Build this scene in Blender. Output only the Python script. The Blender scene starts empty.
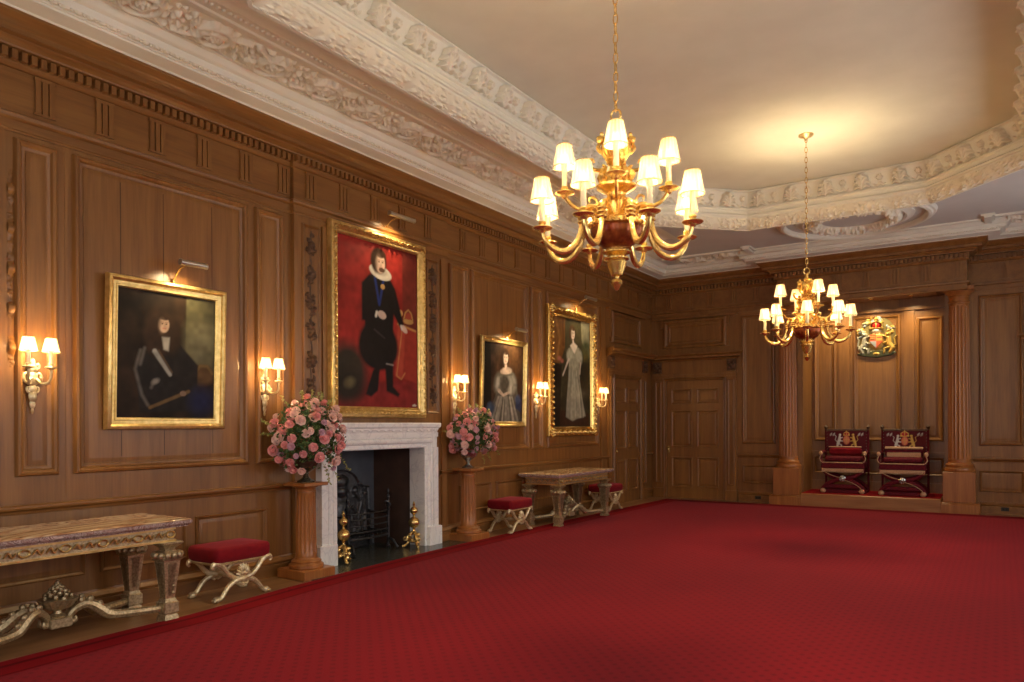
import bpy, math, random
import numpy as np
from mathutils import Matrix, Vector
PI = math.pi
C = bpy.context.scene.collection
R = random.Random(7)
rng = np.random.default_rng(11)

# ---------------------------------------------------------------- materials
def newmat(name):
    m = bpy.data.materials.new(name); m.use_nodes = True
    nt = m.node_tree; b = nt.nodes['Principled BSDF']
    return m, nt, b
def N(nt, t, **kw):
    n = nt.nodes.new(t)
    for k, v in kw.items():
        if k.startswith('i_'): n.inputs[k[2:].replace('_', ' ')].default_value = v
        else: setattr(n, k, v)
    return n
def ramp(nt, stops):
    r = nt.nodes.new('ShaderNodeValToRGB'); e = r.color_ramp.elements
    while len(e) < len(stops): e.new(0.5)
    for el, (p, c) in zip(e, stops): el.position = p; el.color = (*c, 1)
    return r
def coords(nt, scale, rot=(0, 0, 0)):
    tc = N(nt, 'ShaderNodeTexCoord'); mp = N(nt, 'ShaderNodeMapping')
    mp.inputs['Scale'].default_value = scale; mp.inputs['Rotation'].default_value = rot
    nt.links.new(tc.outputs['Object'], mp.inputs['Vector']); return mp
def bump(nt, b, src, dist, strength=0.5):
    bp = N(nt, 'ShaderNodeBump'); bp.inputs['Distance'].default_value = dist; bp.inputs['Strength'].default_value = strength
    nt.links.new(src, bp.inputs['Height']); nt.links.new(bp.outputs['Normal'], b.inputs['Normal'])

def wood(name, dark, light, grain=(9, 9, .7), rough=.35, fine=(60, 60, 3)):
    m, nt, b = newmat(name)
    mp = coords(nt, grain); n1 = N(nt, 'ShaderNodeTexNoise'); n1.inputs['Scale'].default_value = 1.0
    n1.inputs['Detail'].default_value = 6; n1.inputs['Distortion'].default_value = 0.6
    nt.links.new(mp.outputs[0], n1.inputs['Vector'])
    mp2 = coords(nt, fine); n2 = N(nt, 'ShaderNodeTexNoise'); n2.inputs['Scale'].default_value = 1.0; n2.inputs['Detail'].default_value = 3
    nt.links.new(mp2.outputs[0], n2.inputs['Vector'])
    mx = N(nt, 'ShaderNodeMath', operation='MULTIPLY_ADD'); mx.inputs[1].default_value = .35
    nt.links.new(n2.outputs['Fac'], mx.inputs[0]); 
    ms = N(nt, 'ShaderNodeMath', operation='MULTIPLY'); ms.inputs[1].default_value = .68
    nt.links.new(n1.outputs['Fac'], ms.inputs[0]); nt.links.new(ms.outputs[0], mx.inputs[2])
    rp = ramp(nt, [(.34, dark), (.52, [(a+c)/2 for a, c in zip(dark, light)]), (.70, light)])
    nt.links.new(mx.outputs[0], rp.inputs[0]); nt.links.new(rp.outputs[0], b.inputs['Base Color'])
    b.inputs['Roughness'].default_value = rough; b.inputs['Specular IOR Level'].default_value = .5
    bump(nt, b, mx.outputs[0], .002, .35)
    return m
def plain(name, col, rough=.5, metal=0., noise=None, spec=.5):
    m, nt, b = newmat(name); b.inputs['Roughness'].default_value = rough; b.inputs['Metallic'].default_value = metal
    b.inputs['Specular IOR Level'].default_value = spec
    if noise:
        col2, sc, dist = noise
        mp = coords(nt, (sc, sc, sc)); n = N(nt, 'ShaderNodeTexNoise'); n.inputs['Scale'].default_value = 1; n.inputs['Detail'].default_value = 5
        nt.links.new(mp.outputs[0], n.inputs['Vector'])
        rp = ramp(nt, [(.35, col), (.68, col2)]); nt.links.new(n.outputs['Fac'], rp.inputs[0]); nt.links.new(rp.outputs[0], b.inputs['Base Color'])
        if dist: bump(nt, b, n.outputs['Fac'], dist, .6)
    else: b.inputs['Base Color'].default_value = (*col, 1)
    return m
def attr_mat(name, rough=.4, metal=0., spec=.4):
    m, nt, b = newmat(name); a = N(nt, 'ShaderNodeAttribute'); a.attribute_name = 'Col'
    nt.links.new(a.outputs['Color'], b.inputs['Base Color']); b.inputs['Roughness'].default_value = rough
    b.inputs['Metallic'].default_value = metal; b.inputs['Specular IOR Level'].default_value = spec
    return m
W_D, W_L = (.175, .071, .018), (.300, .136, .037)
M = {}
M['wood'] = wood('oak_vertical', W_D, W_L)
M['wood_y'] = wood('oak_along_y', (.175, .071, .018), (.295, .133, .036), grain=(9, .7, 9), fine=(60, 3, 60))
M['wood_x'] = wood('oak_along_x', (.175, .071, .018), (.295, .133, .036), grain=(.7, 9, 9), fine=(3, 60, 60))
M['carved'] = wood('carved_oak', (.05, .022, .009), (.15, .07, .028), grain=(20, 20, 20), rough=.55)
M['column'] = wood('column_oak', (.25, .082, .021), (.43, .168, .042), rough=.33)
M['dais'] = wood('dais_oak', (.26, .10, .03), (.42, .19, .065), grain=(.7, 9, 9), fine=(3, 60, 60), rough=.4)
M['floorwood'] = wood('floor_boards', (.20, .098, .038), (.36, .19, .08), grain=(7, .6, 7), fine=(50, 3, 50), rough=.42)
M['gap'] = plain('dark_gap', (.012, .006, .003), .8)
def plaster(name, c1, c2):
    return plain(name, c1, .75, 0, (c2, 2.5, .002), .3)
M['plaster'] = plaster('plaster_white', (.80, .78, .68), (.86, .84, .75))
M['relief'] = plaster('plaster_relief', (.80, .75, .62), (.86, .81, .69))
M['lilac'] = plaster('plaster_lilac', (.64, .63, .60), (.68, .67, .64))  # greyer and darker than the other plasters
M['ceil'] = plaster('plaster_ceiling', (.77, .76, .64), (.82, .81, .69))
# gilding
M['gold'] = plain('gilding', (.66, .40, .10), .27, .9, ((.88, .60, .20), 30, .0015))
M['brass'] = plain('polished_brass', (.80, .55, .20), .25, .88)
M['oldgold'] = plain('aged_gilding', (.52, .36, .15), .42, .75, ((.78, .60, .32), 22, .003))
M['frame_gold'] = plain('frame_gilding', (.62, .42, .14), .34, .85, ((.85, .62, .25), 18, .002))
M['palegold'] = plain('pale_gilding', (.60, .45, .22), .38, .55, ((.85, .74, .50), 30, .002))
M['silverg'] = plain('tarnished_silver_gilt', (.36, .27, .15), .40, .7, ((.66, .53, .32), 60, .002))
M['redbowl'] = plain('red_lacquer', (.17, .022, .010), .25, .5, ((.40, .13, .035), 14, 0))
M['candle'] = plain('ivory_sleeve', (.85, .74, .52), .4)
M['iron'] = plain('black_iron', (.030, .030, .033), .33, .6, ((.075, .075, .08), 20, .002))
M['soot'] = plain('soot_blue_slate', (.045, .052, .066), .6, 0, ((.07, .078, .095), 4, .002))
M['firebrick'] = plain('dark_brown_brick', (.040, .018, .011), .6, 0, ((.06, .028, .017), 6, .003))
M['hearth'] = plain('hearth_slate', (.035, .040, .034), .22, 0, ((.085, .09, .075), 5, .001))
M['velvet'] = plain('crimson_velvet', (.17, .003, .008), .85, 0, ((.22, .004, .010), 14, .002), .2)
M['velvet'].node_tree.nodes['Principled BSDF'].inputs['Sheen Weight'].default_value = .22
M['velvet'].node_tree.nodes['Principled BSDF'].inputs['Sheen Tint'].default_value = (1, .25, .3, 1)
M['throne'] = plain('claret_velvet', (.095, .005, .012), .8, 0, ((.15, .008, .016), 25, .002), .25)
M['goldbraid'] = plain('gold_braid', (.48, .27, .14), .6, .2, ((.66, .42, .24), 90, .002))
M['leaf'] = plain('green_foliage', (.035, .085, .020), .5, 0, ((.12, .19, .05), 12, 0))
M['lime'] = plain('lime_sprigs', (.28, .30, .07), .5, 0, ((.42, .40, .13), 14, 0))
M['rose'] = plain('pink_petals', (.80, .30, .30), .6, 0, ((.90, .50, .47), 3, 0))
M['palerose'] = plain('pale_pink_petals', (.88, .56, .50), .6, 0, ((.92, .72, .64), 3, 0))
M['lilacbloom'] = plain('mauve_petals', (.62, .34, .42), .55, 0, ((.74, .50, .56), 40, 0))
M['vase'] = plain('dark_bronze_urn', (.10, .08, .05), .25, .7, ((.18, .16, .11), 15, .002))
M['glassy'] = plain('silver_urn', (.40, .40, .37), .2, .9, ((.60, .60, .56), 15, .002))
M['steel'] = plain('brushed_steel', (.55, .50, .42), .35, .9)
M['canvas'] = attr_mat('oil_paint', .5, 0, .15)
M['crest'] = attr_mat('painted_carving', .36, .25, .5)
M['embroidery'] = attr_mat('embroidery', .7, .1, .3)
M['black'] = plain('black_plastic', (.015, .013, .012), .5)

def marble_white():
    m, nt, b = newmat('white_marble'); mp = coords(nt, (2.2, 2.2, 2.2))
    n = N(nt, 'ShaderNodeTexNoise'); n.inputs['Scale'].default_value = 1.4; n.inputs['Detail'].default_value = 9; n.inputs['Distortion'].default_value = 2.2
    nt.links.new(mp.outputs[0], n.inputs['Vector'])
    rp = ramp(nt, [(.30, (.91, .91, .90)), (.48, (.92, .92, .91)), (.52, (.78, .78, .79)), (.57, (.92, .92, .91)), (.8, (.84, .83, .81))])
    nt.links.new(n.outputs['Fac'], rp.inputs[0]); nt.links.new(rp.outputs[0], b.inputs['Base Color']); b.inputs['Roughness'].default_value = .25
    return m
M['marble'] = marble_white()
def marble_brown(name, stops, sc=(2.2, 1.0, 2.2), rough=.16, dist=3.5):
    m, nt, b = newmat(name); mp = coords(nt, sc)
    w = N(nt, 'ShaderNodeTexNoise'); w.inputs['Scale'].default_value = 1.0; w.inputs['Detail'].default_value = 4; w.inputs['Distortion'].default_value = dist
    nt.links.new(mp.outputs[0], w.inputs['Vector'])
    mu = N(nt, 'ShaderNodeMath', operation='MULTIPLY'); mu.inputs[1].default_value = 7.0
    fr = N(nt, 'ShaderNodeMath', operation='PINGPONG'); fr.inputs[1].default_value = 1.0
    nt.links.new(w.outputs['Fac'], mu.inputs[0]); nt.links.new(mu.outputs[0], fr.inputs[0])
    rp = ramp(nt, stops); nt.links.new(fr.outputs[0], rp.inputs[0]); nt.links.new(rp.outputs[0], b.inputs['Base Color'])
    b.inputs['Roughness'].default_value = rough; return m
M['onyx'] = marble_brown('brown_onyx', [(.0, (.66, .45, .25)), (.25, (.40, .18, .08)), (.45, (.76, .60, .38)), (.7, (.46, .23, .11)), (.85, (.68, .48, .28)), (1, (.82, .70, .48))], (1.5, .55, 1.5), .14, 1.3)
M['breccia'] = marble_brown('purple_breccia', [(.0, (.26, .13, .11)), (.35, (.55, .43, .38)), (.55, (.16, .07, .065)), (.8, (.66, .56, .50)), (1, (.22, .10, .09))], (6, 6, 6), .18, 2)

def carpet_mat(name, c1, c2, c3):
    m, nt, b = newmat(name)
    tc = N(nt, 'ShaderNodeTexCoord'); sep = N(nt, 'ShaderNodeSeparateXYZ'); nt.links.new(tc.outputs['Object'], sep.inputs[0])
    # small lozenge figure 11 cm apart
    def tri(out, off):
        a = N(nt, 'ShaderNodeMath', operation='ADD'); a.inputs[1].default_value = off; nt.links.new(out, a.inputs[0])
        p = N(nt, 'ShaderNodeMath', operation='PINGPONG'); p.inputs[1].default_value = .055; nt.links.new(a.outputs[0], p.inputs[0]); return p.outputs[0]
    s = N(nt, 'ShaderNodeMath', operation='ADD'); nt.links.new(tri(sep.outputs['X'], 100), s.inputs[0]); nt.links.new(tri(sep.outputs['Y'], 100), s.inputs[1])
    d = N(nt, 'ShaderNodeMath', operation='SUBTRACT'); d.inputs[1].default_value = .055; nt.links.new(s.outputs[0], d.inputs[0])
    ab = N(nt, 'ShaderNodeMath', operation='ABSOLUTE'); nt.links.new(d.outputs[0], ab.inputs[0])
    gt = N(nt, 'ShaderNodeMath', operation='GREATER_THAN'); gt.inputs[1].default_value = .034; nt.links.new(ab.outputs[0], gt.inputs[0])
    mp = coords(nt, (.7, .7, .7)); n = N(nt, 'ShaderNodeTexNoise'); n.inputs['Scale'].default_value = 1; n.inputs['Detail'].default_value = 3
    nt.links.new(mp.outputs[0], n.inputs['Vector'])
    rp = ramp(nt, [(.35, c1), (.65, c2)]); nt.links.new(n.outputs['Fac'], rp.inputs[0])
    mx = N(nt, 'ShaderNodeMix', data_type='RGBA'); mx.inputs[7].default_value = (*c3, 1)
    nt.links.new(rp.outputs[0], mx.inputs[6])
    sc = N(nt, 'ShaderNodeMath', operation='MULTIPLY'); sc.inputs[1].default_value = .75; nt.links.new(gt.outputs[0], sc.inputs[0]); nt.links.new(sc.outputs[0], mx.inputs[0])
    nt.links.new(mx.outputs[2], b.inputs['Base Color']); b.inputs['Roughness'].default_value = .95; b.inputs['Specular IOR Level'].default_value = .15
    b.inputs['Sheen Weight'].default_value = .08; b.inputs['Sheen Tint'].default_value = (1, .35, .4, 1)
    nf = N(nt, 'ShaderNodeTexNoise'); nf.inputs['Scale'].default_value = 220; nt.links.new(tc.outputs['Object'], nf.inputs['Vector'])
    bump(nt, b, nf.outputs['Fac'], .003, .5)
    return m
M['carpet'] = carpet_mat('red_carpet', (.195, .0018, .0060), (.222, .0024, .0070), (.125, .0010, .0036))
M['border'] = plain('carpet_border', (.205, .0020, .0064), .95, 0, ((.23, .0026, .0072), 3, .001), .15)
M['stripe'] = plain('carpet_stripe', (.125, .0012, .0038), .95, 0, None, .15)

def shade_mat():
    m, nt, b = newmat('lit_silk_shade')
    b.inputs['Base Color'].default_value = (.85, .72, .45, 1); b.inputs['Roughness'].default_value = .8
    tc = N(nt, 'ShaderNodeTexCoord'); sp = N(nt, 'ShaderNodeSeparateXYZ'); nt.links.new(tc.outputs['Object'], sp.inputs[0])   # pleat shading put into the glow colour, deeper where silk doubles
    at = N(nt, 'ShaderNodeMath', operation='ARCTAN2'); nt.links.new(sp.outputs['Y'], at.inputs[0]); nt.links.new(sp.outputs['X'], at.inputs[1])
    mu = N(nt, 'ShaderNodeMath', operation='MULTIPLY'); mu.inputs[1].default_value = 16; nt.links.new(at.outputs[0], mu.inputs[0])
    sn = N(nt, 'ShaderNodeMath', operation='SINE'); nt.links.new(mu.outputs[0], sn.inputs[0])
    rp = ramp(nt, [(.0, (.92, .62, .24)), (.45, (1, .90, .62)), (1, (1, .93, .70))]); nt.links.new(sn.outputs[0], rp.inputs[0]); nt.links.new(rp.outputs[0], b.inputs['Emission Color'])
    b.inputs['Emission Strength'].default_value = SHADE_E
    tr = N(nt, 'ShaderNodeBsdfTranslucent'); tr.inputs['Color'].default_value = (.95, .75, .42, 1)
    mx = N(nt, 'ShaderNodeMixShader'); mx.inputs[0].default_value = .03
    tp = N(nt, 'ShaderNodeBsdfTransparent'); tp.inputs['Color'].default_value = (1, .86, .62, 1); m2 = N(nt, 'ShaderNodeMixShader'); m2.inputs[0].default_value = .38   # open weave lets light through
    out = nt.nodes['Material Output']; nt.links.new(b.outputs[0], mx.inputs[1]); nt.links.new(tr.outputs[0], mx.inputs[2])
    nt.links.new(mx.outputs[0], m2.inputs[1]); nt.links.new(tp.outputs[0], m2.inputs[2]); nt.links.new(m2.outputs[0], out.inputs['Surface'])
    return m
SHADE_E = .42
M['shade'] = shade_mat()
mm, nt_, b_ = newmat('lit_bulb'); b_.inputs['Emission Color'].default_value = (1, .85, .6, 1); b_.inputs['Emission Strength'].default_value = 3; M['bulb'] = mm
mm, nt_, b_ = newmat('window_glass')
b_.inputs['Base Color'].default_value = (.9, .95, 1, 1); b_.inputs['Roughness'].default_value = .05
tr_ = N(nt_, 'ShaderNodeBsdfTransparent'); mx_ = N(nt_, 'ShaderNodeMixShader'); mx_.inputs[0].default_value = .9
nt_.links.new(b_.outputs[0], mx_.inputs[1]); nt_.links.new(tr_.outputs[0], mx_.inputs[2]); nt_.links.new(mx_.outputs[0], nt_.nodes['Material Output'].inputs['Surface'])
M['glass'] = mm

# ---------------------------------------------------------------- mesh builder
class MB:
    def __init__(s): s.v = []; s.f = []; s.mi = []; s.m = Matrix.Identity(4); s.cur = 0
    def add(s, vs, fs):
        o = len(s.v); s.v += [tuple(s.m @ Vector(p)) for p in vs]
        s.f += [tuple(i + o for i in f) for f in fs]; s.mi += [s.cur] * len(fs); return s
    def box(s, x0, x1, y0, y1, z0, z1):
        return s.add([(x0,y0,z0),(x1,y0,z0),(x1,y1,z0),(x0,y1,z0),(x0,y0,z1),(x1,y0,z1),(x1,y1,z1),(x0,y1,z1)],
                     [(0,3,2,1),(4,5,6,7),(0,1,5,4),(1,2,6,5),(2,3,7,6),(3,0,4,7)])
    def bbox(s, x0, x1, y0, y1, z0, z1, r=.01):   # box with chamfered vertical and top/bottom edges
        pr = [(0, z0), (0, z0)]
        rings = []
        for ins, z in ((r, z0), (0, z0 + r), (0, z1 - r), (r, z1)):
            a, b, c, d = x0 + ins, x1 - ins, y0 + ins, y1 - ins; k = r * .7
            rings.append([(a+k,c,z),(b-k,c,z),(b,c+k,z),(b,d-k,z),(b-k,d,z),(a+k,d,z),(a,d-k,z),(a,c+k,z)])
        vs = [p for q in rings for p in q]; fs = []
        for i in range(3):
            for j in range(8): k2 = (j + 1) % 8; fs.append((i*8+j, i*8+k2, i*8+8+k2, i*8+8+j))
        fs.append(tuple(range(7, -1, -1))); fs.append(tuple(range(24, 32)))
        return s.add(vs, fs)
    def frustum(s, cx, cy, z0, z1, a0, b0, a1, b1):  # half sizes
        vs = [(cx+sx*a, cy+sy*b, z) for z, a, b in ((z0,a0,b0),(z1,a1,b1)) for sx, sy in ((-1,-1),(1,-1),(1,1),(-1,1))]
        return s.add(vs, [(0,3,2,1),(4,5,6,7),(0,1,5,4),(1,2,6,5),(2,3,7,6),(3,0,4,7)])
    def lathe(s, prof, c=(0,0,0), seg=24, flute=None, sq=False):
        n = len(prof); vs = []; fs = []
        for r, z in prof:
            for j in range(seg):
                a = 2*PI*j/seg + (PI/4 if sq else 0); rr = r
                if flute: rr = r * flute(a, z, r)
                vs.append((c[0]+rr*math.cos(a), c[1]+rr*math.sin(a), c[2]+z))
        for i in range(n-1):
            for j in range(seg): k = (j+1) % seg; fs.append((i*seg+j, i*seg+k, (i+1)*seg+k, (i+1)*seg+j))
        if prof[0][0] > 1e-4: fs.append(tuple(range(seg-1, -1, -1)))
        if prof[-1][0] > 1e-4: fs.append(tuple(range((n-1)*seg, n*seg)))
        return s.add(vs, fs)
    def tube(s, pts, rad, seg=8, closed=False, flat=None):
        pts = [Vector(p) for p in pts]; n = len(pts)
        if not hasattr(rad, '__len__'): rad = [rad]*n
        if not closed and 3 <= n <= 16 and max(rad) > .004:      # Catmull-Rom smoothing of coarse paths
            q, rr = [], []
            for i in range(n-1):
                p0, p1, p2, p3 = pts[max(i-1,0)], pts[i], pts[i+1], pts[min(i+2,n-1)]
                for u in (0, 1/3, 2/3):
                    q.append(.5*((2*p1) + (p2-p0)*u + (2*p0-5*p1+4*p2-p3)*u*u + (3*p1-p0-3*p2+p3)*u**3)); rr.append(rad[i]*(1-u)+rad[i+1]*u)
            q.append(pts[-1]); rr.append(rad[-1]); pts, rad, n = q, rr, len(q)
        vs = []; fs = []; up = None
        for i, p in enumerate(pts):
            if closed: t = pts[(i+1) % n] - pts[i-1]
            else: t = pts[min(i+1, n-1)] - pts[max(i-1, 0)]
            t.normalize()
            if up is None:
                up = Vector((0,0,1)) if abs(t.z) < .9 else Vector((1,0,0))
            u = (up - t * up.dot(t)); 
            if u.length < 1e-4: u = Vector((1,0,0)) - t*t.x
            u.normalize(); w = t.cross(u); up = u
            for j in range(seg):
                a = 2*PI*j/seg; fl = flat or 1
                vs.append(tuple(p + u*(rad[i]*math.cos(a)) + w*(rad[i]*fl*math.sin(a))))
        m = n if closed else n-1
        for i in range(m):
            i2 = (i+1) % n
            for j in range(seg): k = (j+1) % seg; fs.append((i*seg+j, i*seg+k, i2*seg+k, i2*seg+j))
        if not closed: fs.append(tuple(range(seg-1, -1, -1))); fs.append(tuple(range((n-1)*seg, n*seg)))
        return s.add(vs, fs)
    def ball(s, c, r, seg=12, rings=8, sc=(1,1,1)):
        prof = []
        vs = [(c[0], c[1], c[2]-r*sc[2])]; fs = []
        for i in range(1, rings):
            a = -PI/2 + PI*i/rings
            for j in range(seg):
                b = 2*PI*j/seg; vs.append((c[0]+r*sc[0]*math.cos(a)*math.cos(b), c[1]+r*sc[1]*math.cos(a)*math.sin(b), c[2]+r*sc[2]*math.sin(a)))
        vs.append((c[0], c[1], c[2]+r*sc[2])); last = len(vs)-1
        for j in range(seg): fs.append((0, 1+(j+1) % seg, 1+j)); fs.append((last, last-seg+j, last-seg+(j+1) % seg))
        for i in range(rings-2):
            for j in range(seg): k = (j+1) % seg; fs.append((1+i*seg+j, 1+i*seg+k, 1+(i+1)*seg+k, 1+(i+1)*seg+j))
        return s.add(vs, fs)
    def rectframe(s, s0, z0, s1, z1, prof):      # local coords (s, n, z); prof = [(inset, n)]
        vs = []; fs = []
        for d, n in prof: vs += [(s0+d, n, z0+d), (s1-d, n, z0+d), (s1-d, n, z1-d), (s0+d, n, z1-d)]
        for i in range(len(prof)-1):
            for j in range(4): k = (j+1) % 4; fs.append((i*4+j, i*4+k, i*4+4+k, i*4+4+j))
        return s.add(vs, fs)
    def sweep(s, prof, path, closed=False):     # prof [(n, z)], path [(x, y)], n is measured to the right-hand side of travel
        P2 = [Vector((p[0], p[1])) for p in path]; n = len(P2); vs = []; fs = []; k = len(prof)
        def nrm(a, b): d = (b - a).normalized(); return Vector((d.y, -d.x))
        for i in range(n):
            if closed: n0 = nrm(P2[i-1], P2[i]); n1 = nrm(P2[i], P2[(i+1) % n])
            else:
                n0 = nrm(P2[max(i-1,0)], P2[max(i,1)]) if i > 0 else nrm(P2[0], P2[1])
                n1 = nrm(P2[i], P2[i+1]) if i < n-1 else n0
            b = n0 + n1; b = b / max(b.dot(n0), 1e-3) if b.length > 1e-3 else n0
            for q, z in prof: vs.append((P2[i].x + b.x*q, P2[i].y + b.y*q, z))
        m = n if closed else n-1
        for i in range(m):
            i2 = (i+1) % n
            for j in range(k-1): fs.append((i*k+j, i2*k+j, i2*k+j+1, i*k+j+1))
        return s.add(vs, fs)
    def prism(s, poly, a, b, axis='z'):          # extrude 2-D polygon between a and b
        n = len(poly)
        def mk(p, t): return {'z': (p[0], p[1], t), 'x': (t, p[0], p[1]), 'y': (p[0], t, p[1])}[axis]
        return s.add([mk(p, a) for p in poly] + [mk(p, b) for p in poly],
                     [tuple(range(n-1, -1, -1)), tuple(range(n, 2*n))] + [(i, (i+1) % n, n+(i+1) % n, n+i) for i in range(n)])
    def grid(s, P, cyc=False):                   # P[i][j] points
        ni = len(P); nj = len(P[0]); vs = [tuple(q) for r in P for q in r]
        fs = [(i*nj+j, i*nj+j+1, (i+1)*nj+j+1, (i+1)*nj+j) for i in range(ni-1) for j in range(nj-1)]
        return s.add(vs, fs)
    def build(s, name, mats, parent=None, smooth=True, angle=35, loc=None):
        me = bpy.data.meshes.new(name); me.from_pydata(s.v, [], s.f); 
        if not isinstance(mats, (list, tuple)): mats = [mats]
        for m in mats: me.materials.append(m)
        if len(mats) > 1: me.polygons.foreach_set('material_index', s.mi)
        if smooth: me.shade_smooth(); me.set_sharp_from_angle(angle=math.radians(angle))
        me.update(); o = bpy.data.objects.new(name, me); C.objects.link(o)
        if parent: o.parent = parent
        if loc: o.location = loc
        return o
def thing(name, label, cat, loc=(0,0,0), rotz=0, group=None):
    o = bpy.data.objects.new(name, None); C.objects.link(o); o.location = loc; o.rotation_euler = (0,0,rotz); o.empty_display_size = .1
    return tag(o, label, cat, group)
def tag(o, label, cat, group=None):
    o['label'] = label; o['category'] = cat
    if group: o['group'] = group
    return o
def struct(o): o['kind'] = 'structure'; return o
KIDS = {}
def children(o): return [c for c in bpy.data.objects if c.parent == o]
def copy_tree(o, parent=None):
    c = o.copy(); C.objects.link(c); c.parent = parent
    for ch in children(o): copy_tree(ch, c)
    return c

# ---------------------------------------------------------------- painter: albedo + relief grids
class Painter:
    def __init__(s, w, h, nx, ny, bg=(0,0,0)):
        s.w, s.h, s.nx, s.ny = w, h, nx, ny
        s.X, s.Y = np.meshgrid(np.linspace(0, w, nx), np.linspace(0, h, ny)); s.col = np.zeros((ny, nx, 3)) + np.array(bg); s.H = np.zeros((ny, nx)); s.mask = np.zeros((ny, nx))
        s.px = w / nx
    def put(s, a, color, h=None, add=False):
        if color is not None: s.col = s.col * (1 - a[..., None]) + np.array(color) * a[..., None]
        s.mask = np.maximum(s.mask, a)
        if h is not None: s.H = np.maximum(s.H, h) if not add else s.H + h
    def ell(s, cx, cy, rx, ry, color, rot=0, soft=.12, dome=0, al=1, base=0):
        c, n = math.cos(rot), math.sin(rot); dx, dy = s.X - cx, s.Y - cy
        q = np.sqrt(((dx*c + dy*n)/rx)**2 + ((-dx*n + dy*c)/ry)**2)
        a = np.clip((1 + soft - q)/(2*soft), 0, 1) * al
        s.put(a, color, (base + dome*np.sqrt(np.clip(1 - q*q, 0, 1))) * (q < 1) if dome or base else None); return s
    def poly(s, pts, color, soft=None, h=None, al=1):
        soft = soft or s.px*1.2; n = len(pts); d = np.full(s.X.shape, 1e9); ins = np.zeros(s.X.shape, bool)
        for i in range(n):
            x0, y0 = pts[i]; x1, y1 = pts[(i+1) % n]; ex, ey = x1-x0, y1-y0; L = ex*ex+ey*ey+1e-12
            t = np.clip(((s.X-x0)*ex + (s.Y-y0)*ey)/L, 0, 1); d = np.minimum(d, np.hypot(s.X-x0-t*ex, s.Y-y0-t*ey))
            if abs(ey) > 1e-12: ins ^= ((y0 > s.Y) != (y1 > s.Y)) & (s.X < ex*(s.Y-y0)/ey + x0)
        sd = np.where(ins, d, -d); a = np.clip(.5 + sd/(2*soft), 0, 1) * al
        s.put(a, color, h * (a > .5) if h else None); return s
    def stroke(s, pts, r, color, h=0, soft=None, al=1, base=0):
        n = len(pts); rr = r if hasattr(r, '__len__') else [r]*n; best = np.full(s.X.shape, -1e9); hh = np.zeros(s.X.shape)
        for i in range(n-1):
            x0, y0 = pts[i]; x1, y1 = pts[i+1]; ex, ey = x1-x0, y1-y0; L = ex*ex+ey*ey+1e-12
            t = np.clip(((s.X-x0)*ex + (s.Y-y0)*ey)/L, 0, 1); d = np.hypot(s.X-x0-t*ex, s.Y-y0-t*ey); rad = rr[i]+(rr[i+1]-rr[i])*t
            best = np.maximum(best, rad - d)
            if h: hh = np.maximum(hh, (base + h*np.sqrt(np.clip(1-(d/np.maximum(rad, 1e-5))**2, 0, 1))) * (d < rad))
        so = soft or s.px*.8; a = np.clip(.5 + best/(2*so), 0, 1)*al
        s.put(a, color, hh if h else None); return s
    def noise(s, amp, cell, anis=(1, 1)):
        gx, gy = max(2, int(s.w/(cell*anis[0]))+2), max(2, int(s.h/(cell*anis[1]))+2)
        g = rng.random((gy, gx)); fx = s.X/s.w*(gx-1.001); fy = s.Y/s.h*(gy-1.001); ix, iy = fx.astype(int), fy.astype(int); tx, ty = fx-ix, fy-iy
        tx, ty = tx*tx*(3-2*tx), ty*ty*(3-2*ty)
        v = (g[iy, ix]*(1-tx) + g[iy, ix+1]*tx)*(1-ty) + (g[iy+1, ix]*(1-tx)+g[iy+1, ix+1]*tx)*ty
        s.col = np.clip(s.col*(1 + amp*(v[..., None]*2-1)), 0, 1); return v
def grid_obj(name, mat, Pts, col=None, parent=None, smooth=True, keep=None, angle=60):
    ny, nx = Pts.shape[:2]; idx = np.arange(ny*nx).reshape(ny, nx)
    F = np.stack([idx[:-1, :-1], idx[:-1, 1:], idx[1:, 1:], idx[1:, :-1]], -1).reshape(-1, 4)
    if keep is not None:
        k = (keep[:-1, :-1] | keep[:-1, 1:] | keep[1:, 1:] | keep[1:, :-1]).reshape(-1); F = F[k]
    me = bpy.data.meshes.new(name); V = Pts.reshape(-1, 3)
    used, inv = np.unique(F, return_inverse=True); F = inv.reshape(F.shape); V = V[used]
    me.from_pydata(V.tolist(), [], F.tolist()); me.materials.append(mat)
    if col is not None:
        a = me.color_attributes.new('Col', 'FLOAT_COLOR', 'POINT'); cc = np.concatenate([col.reshape(-1, 3)[used], np.ones((len(used), 1))], 1)
        a.data.foreach_set('color', cc.astype(np.float32).ravel())
    if smooth: me.shade_smooth()
    me.update(); o = bpy.data.objects.new(name, me); C.objects.link(o)
    if parent: o.parent = parent
    return o

# ================================================================= THE ROOM
XR, YB, YF, YC = 8.34, 14.7, -1.26, 14.3          # right wall, back wall, wall behind, colonnade plane
LEFT = Matrix(((0,1,0,0),(1,0,0,0),(0,0,1,0),(0,0,0,1)))           # local (s, n, z) -> (n, s, z)
def AT(x=0, y=0, kind='left'):
    if kind == 'left': return Matrix.Translation((x, 0, 0)) @ LEFT
    if kind == 'back': return Matrix(((1,0,0,0),(0,-1,0,y),(0,0,1,0),(0,0,0,1)))
    if kind == 'right': return Matrix(((0,-1,0,x),(1,0,0,0),(0,0,1,0),(0,0,0,1)))
    if kind == 'front': return Matrix(((1,0,0,0),(0,1,0,y),(0,0,1,0),(0,0,0,1)))
BOL = [(-.004,0),(.0,.020),(.008,.036),(.024,.044),(.040,.036),(.050,.014),(.054,.012),(.066,.010),(.078,.001)]
THIN = [(-.002,0),(.0,.014),(.010,.024),(.022,.016),(.026,.006),(.034,.001)]
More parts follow.
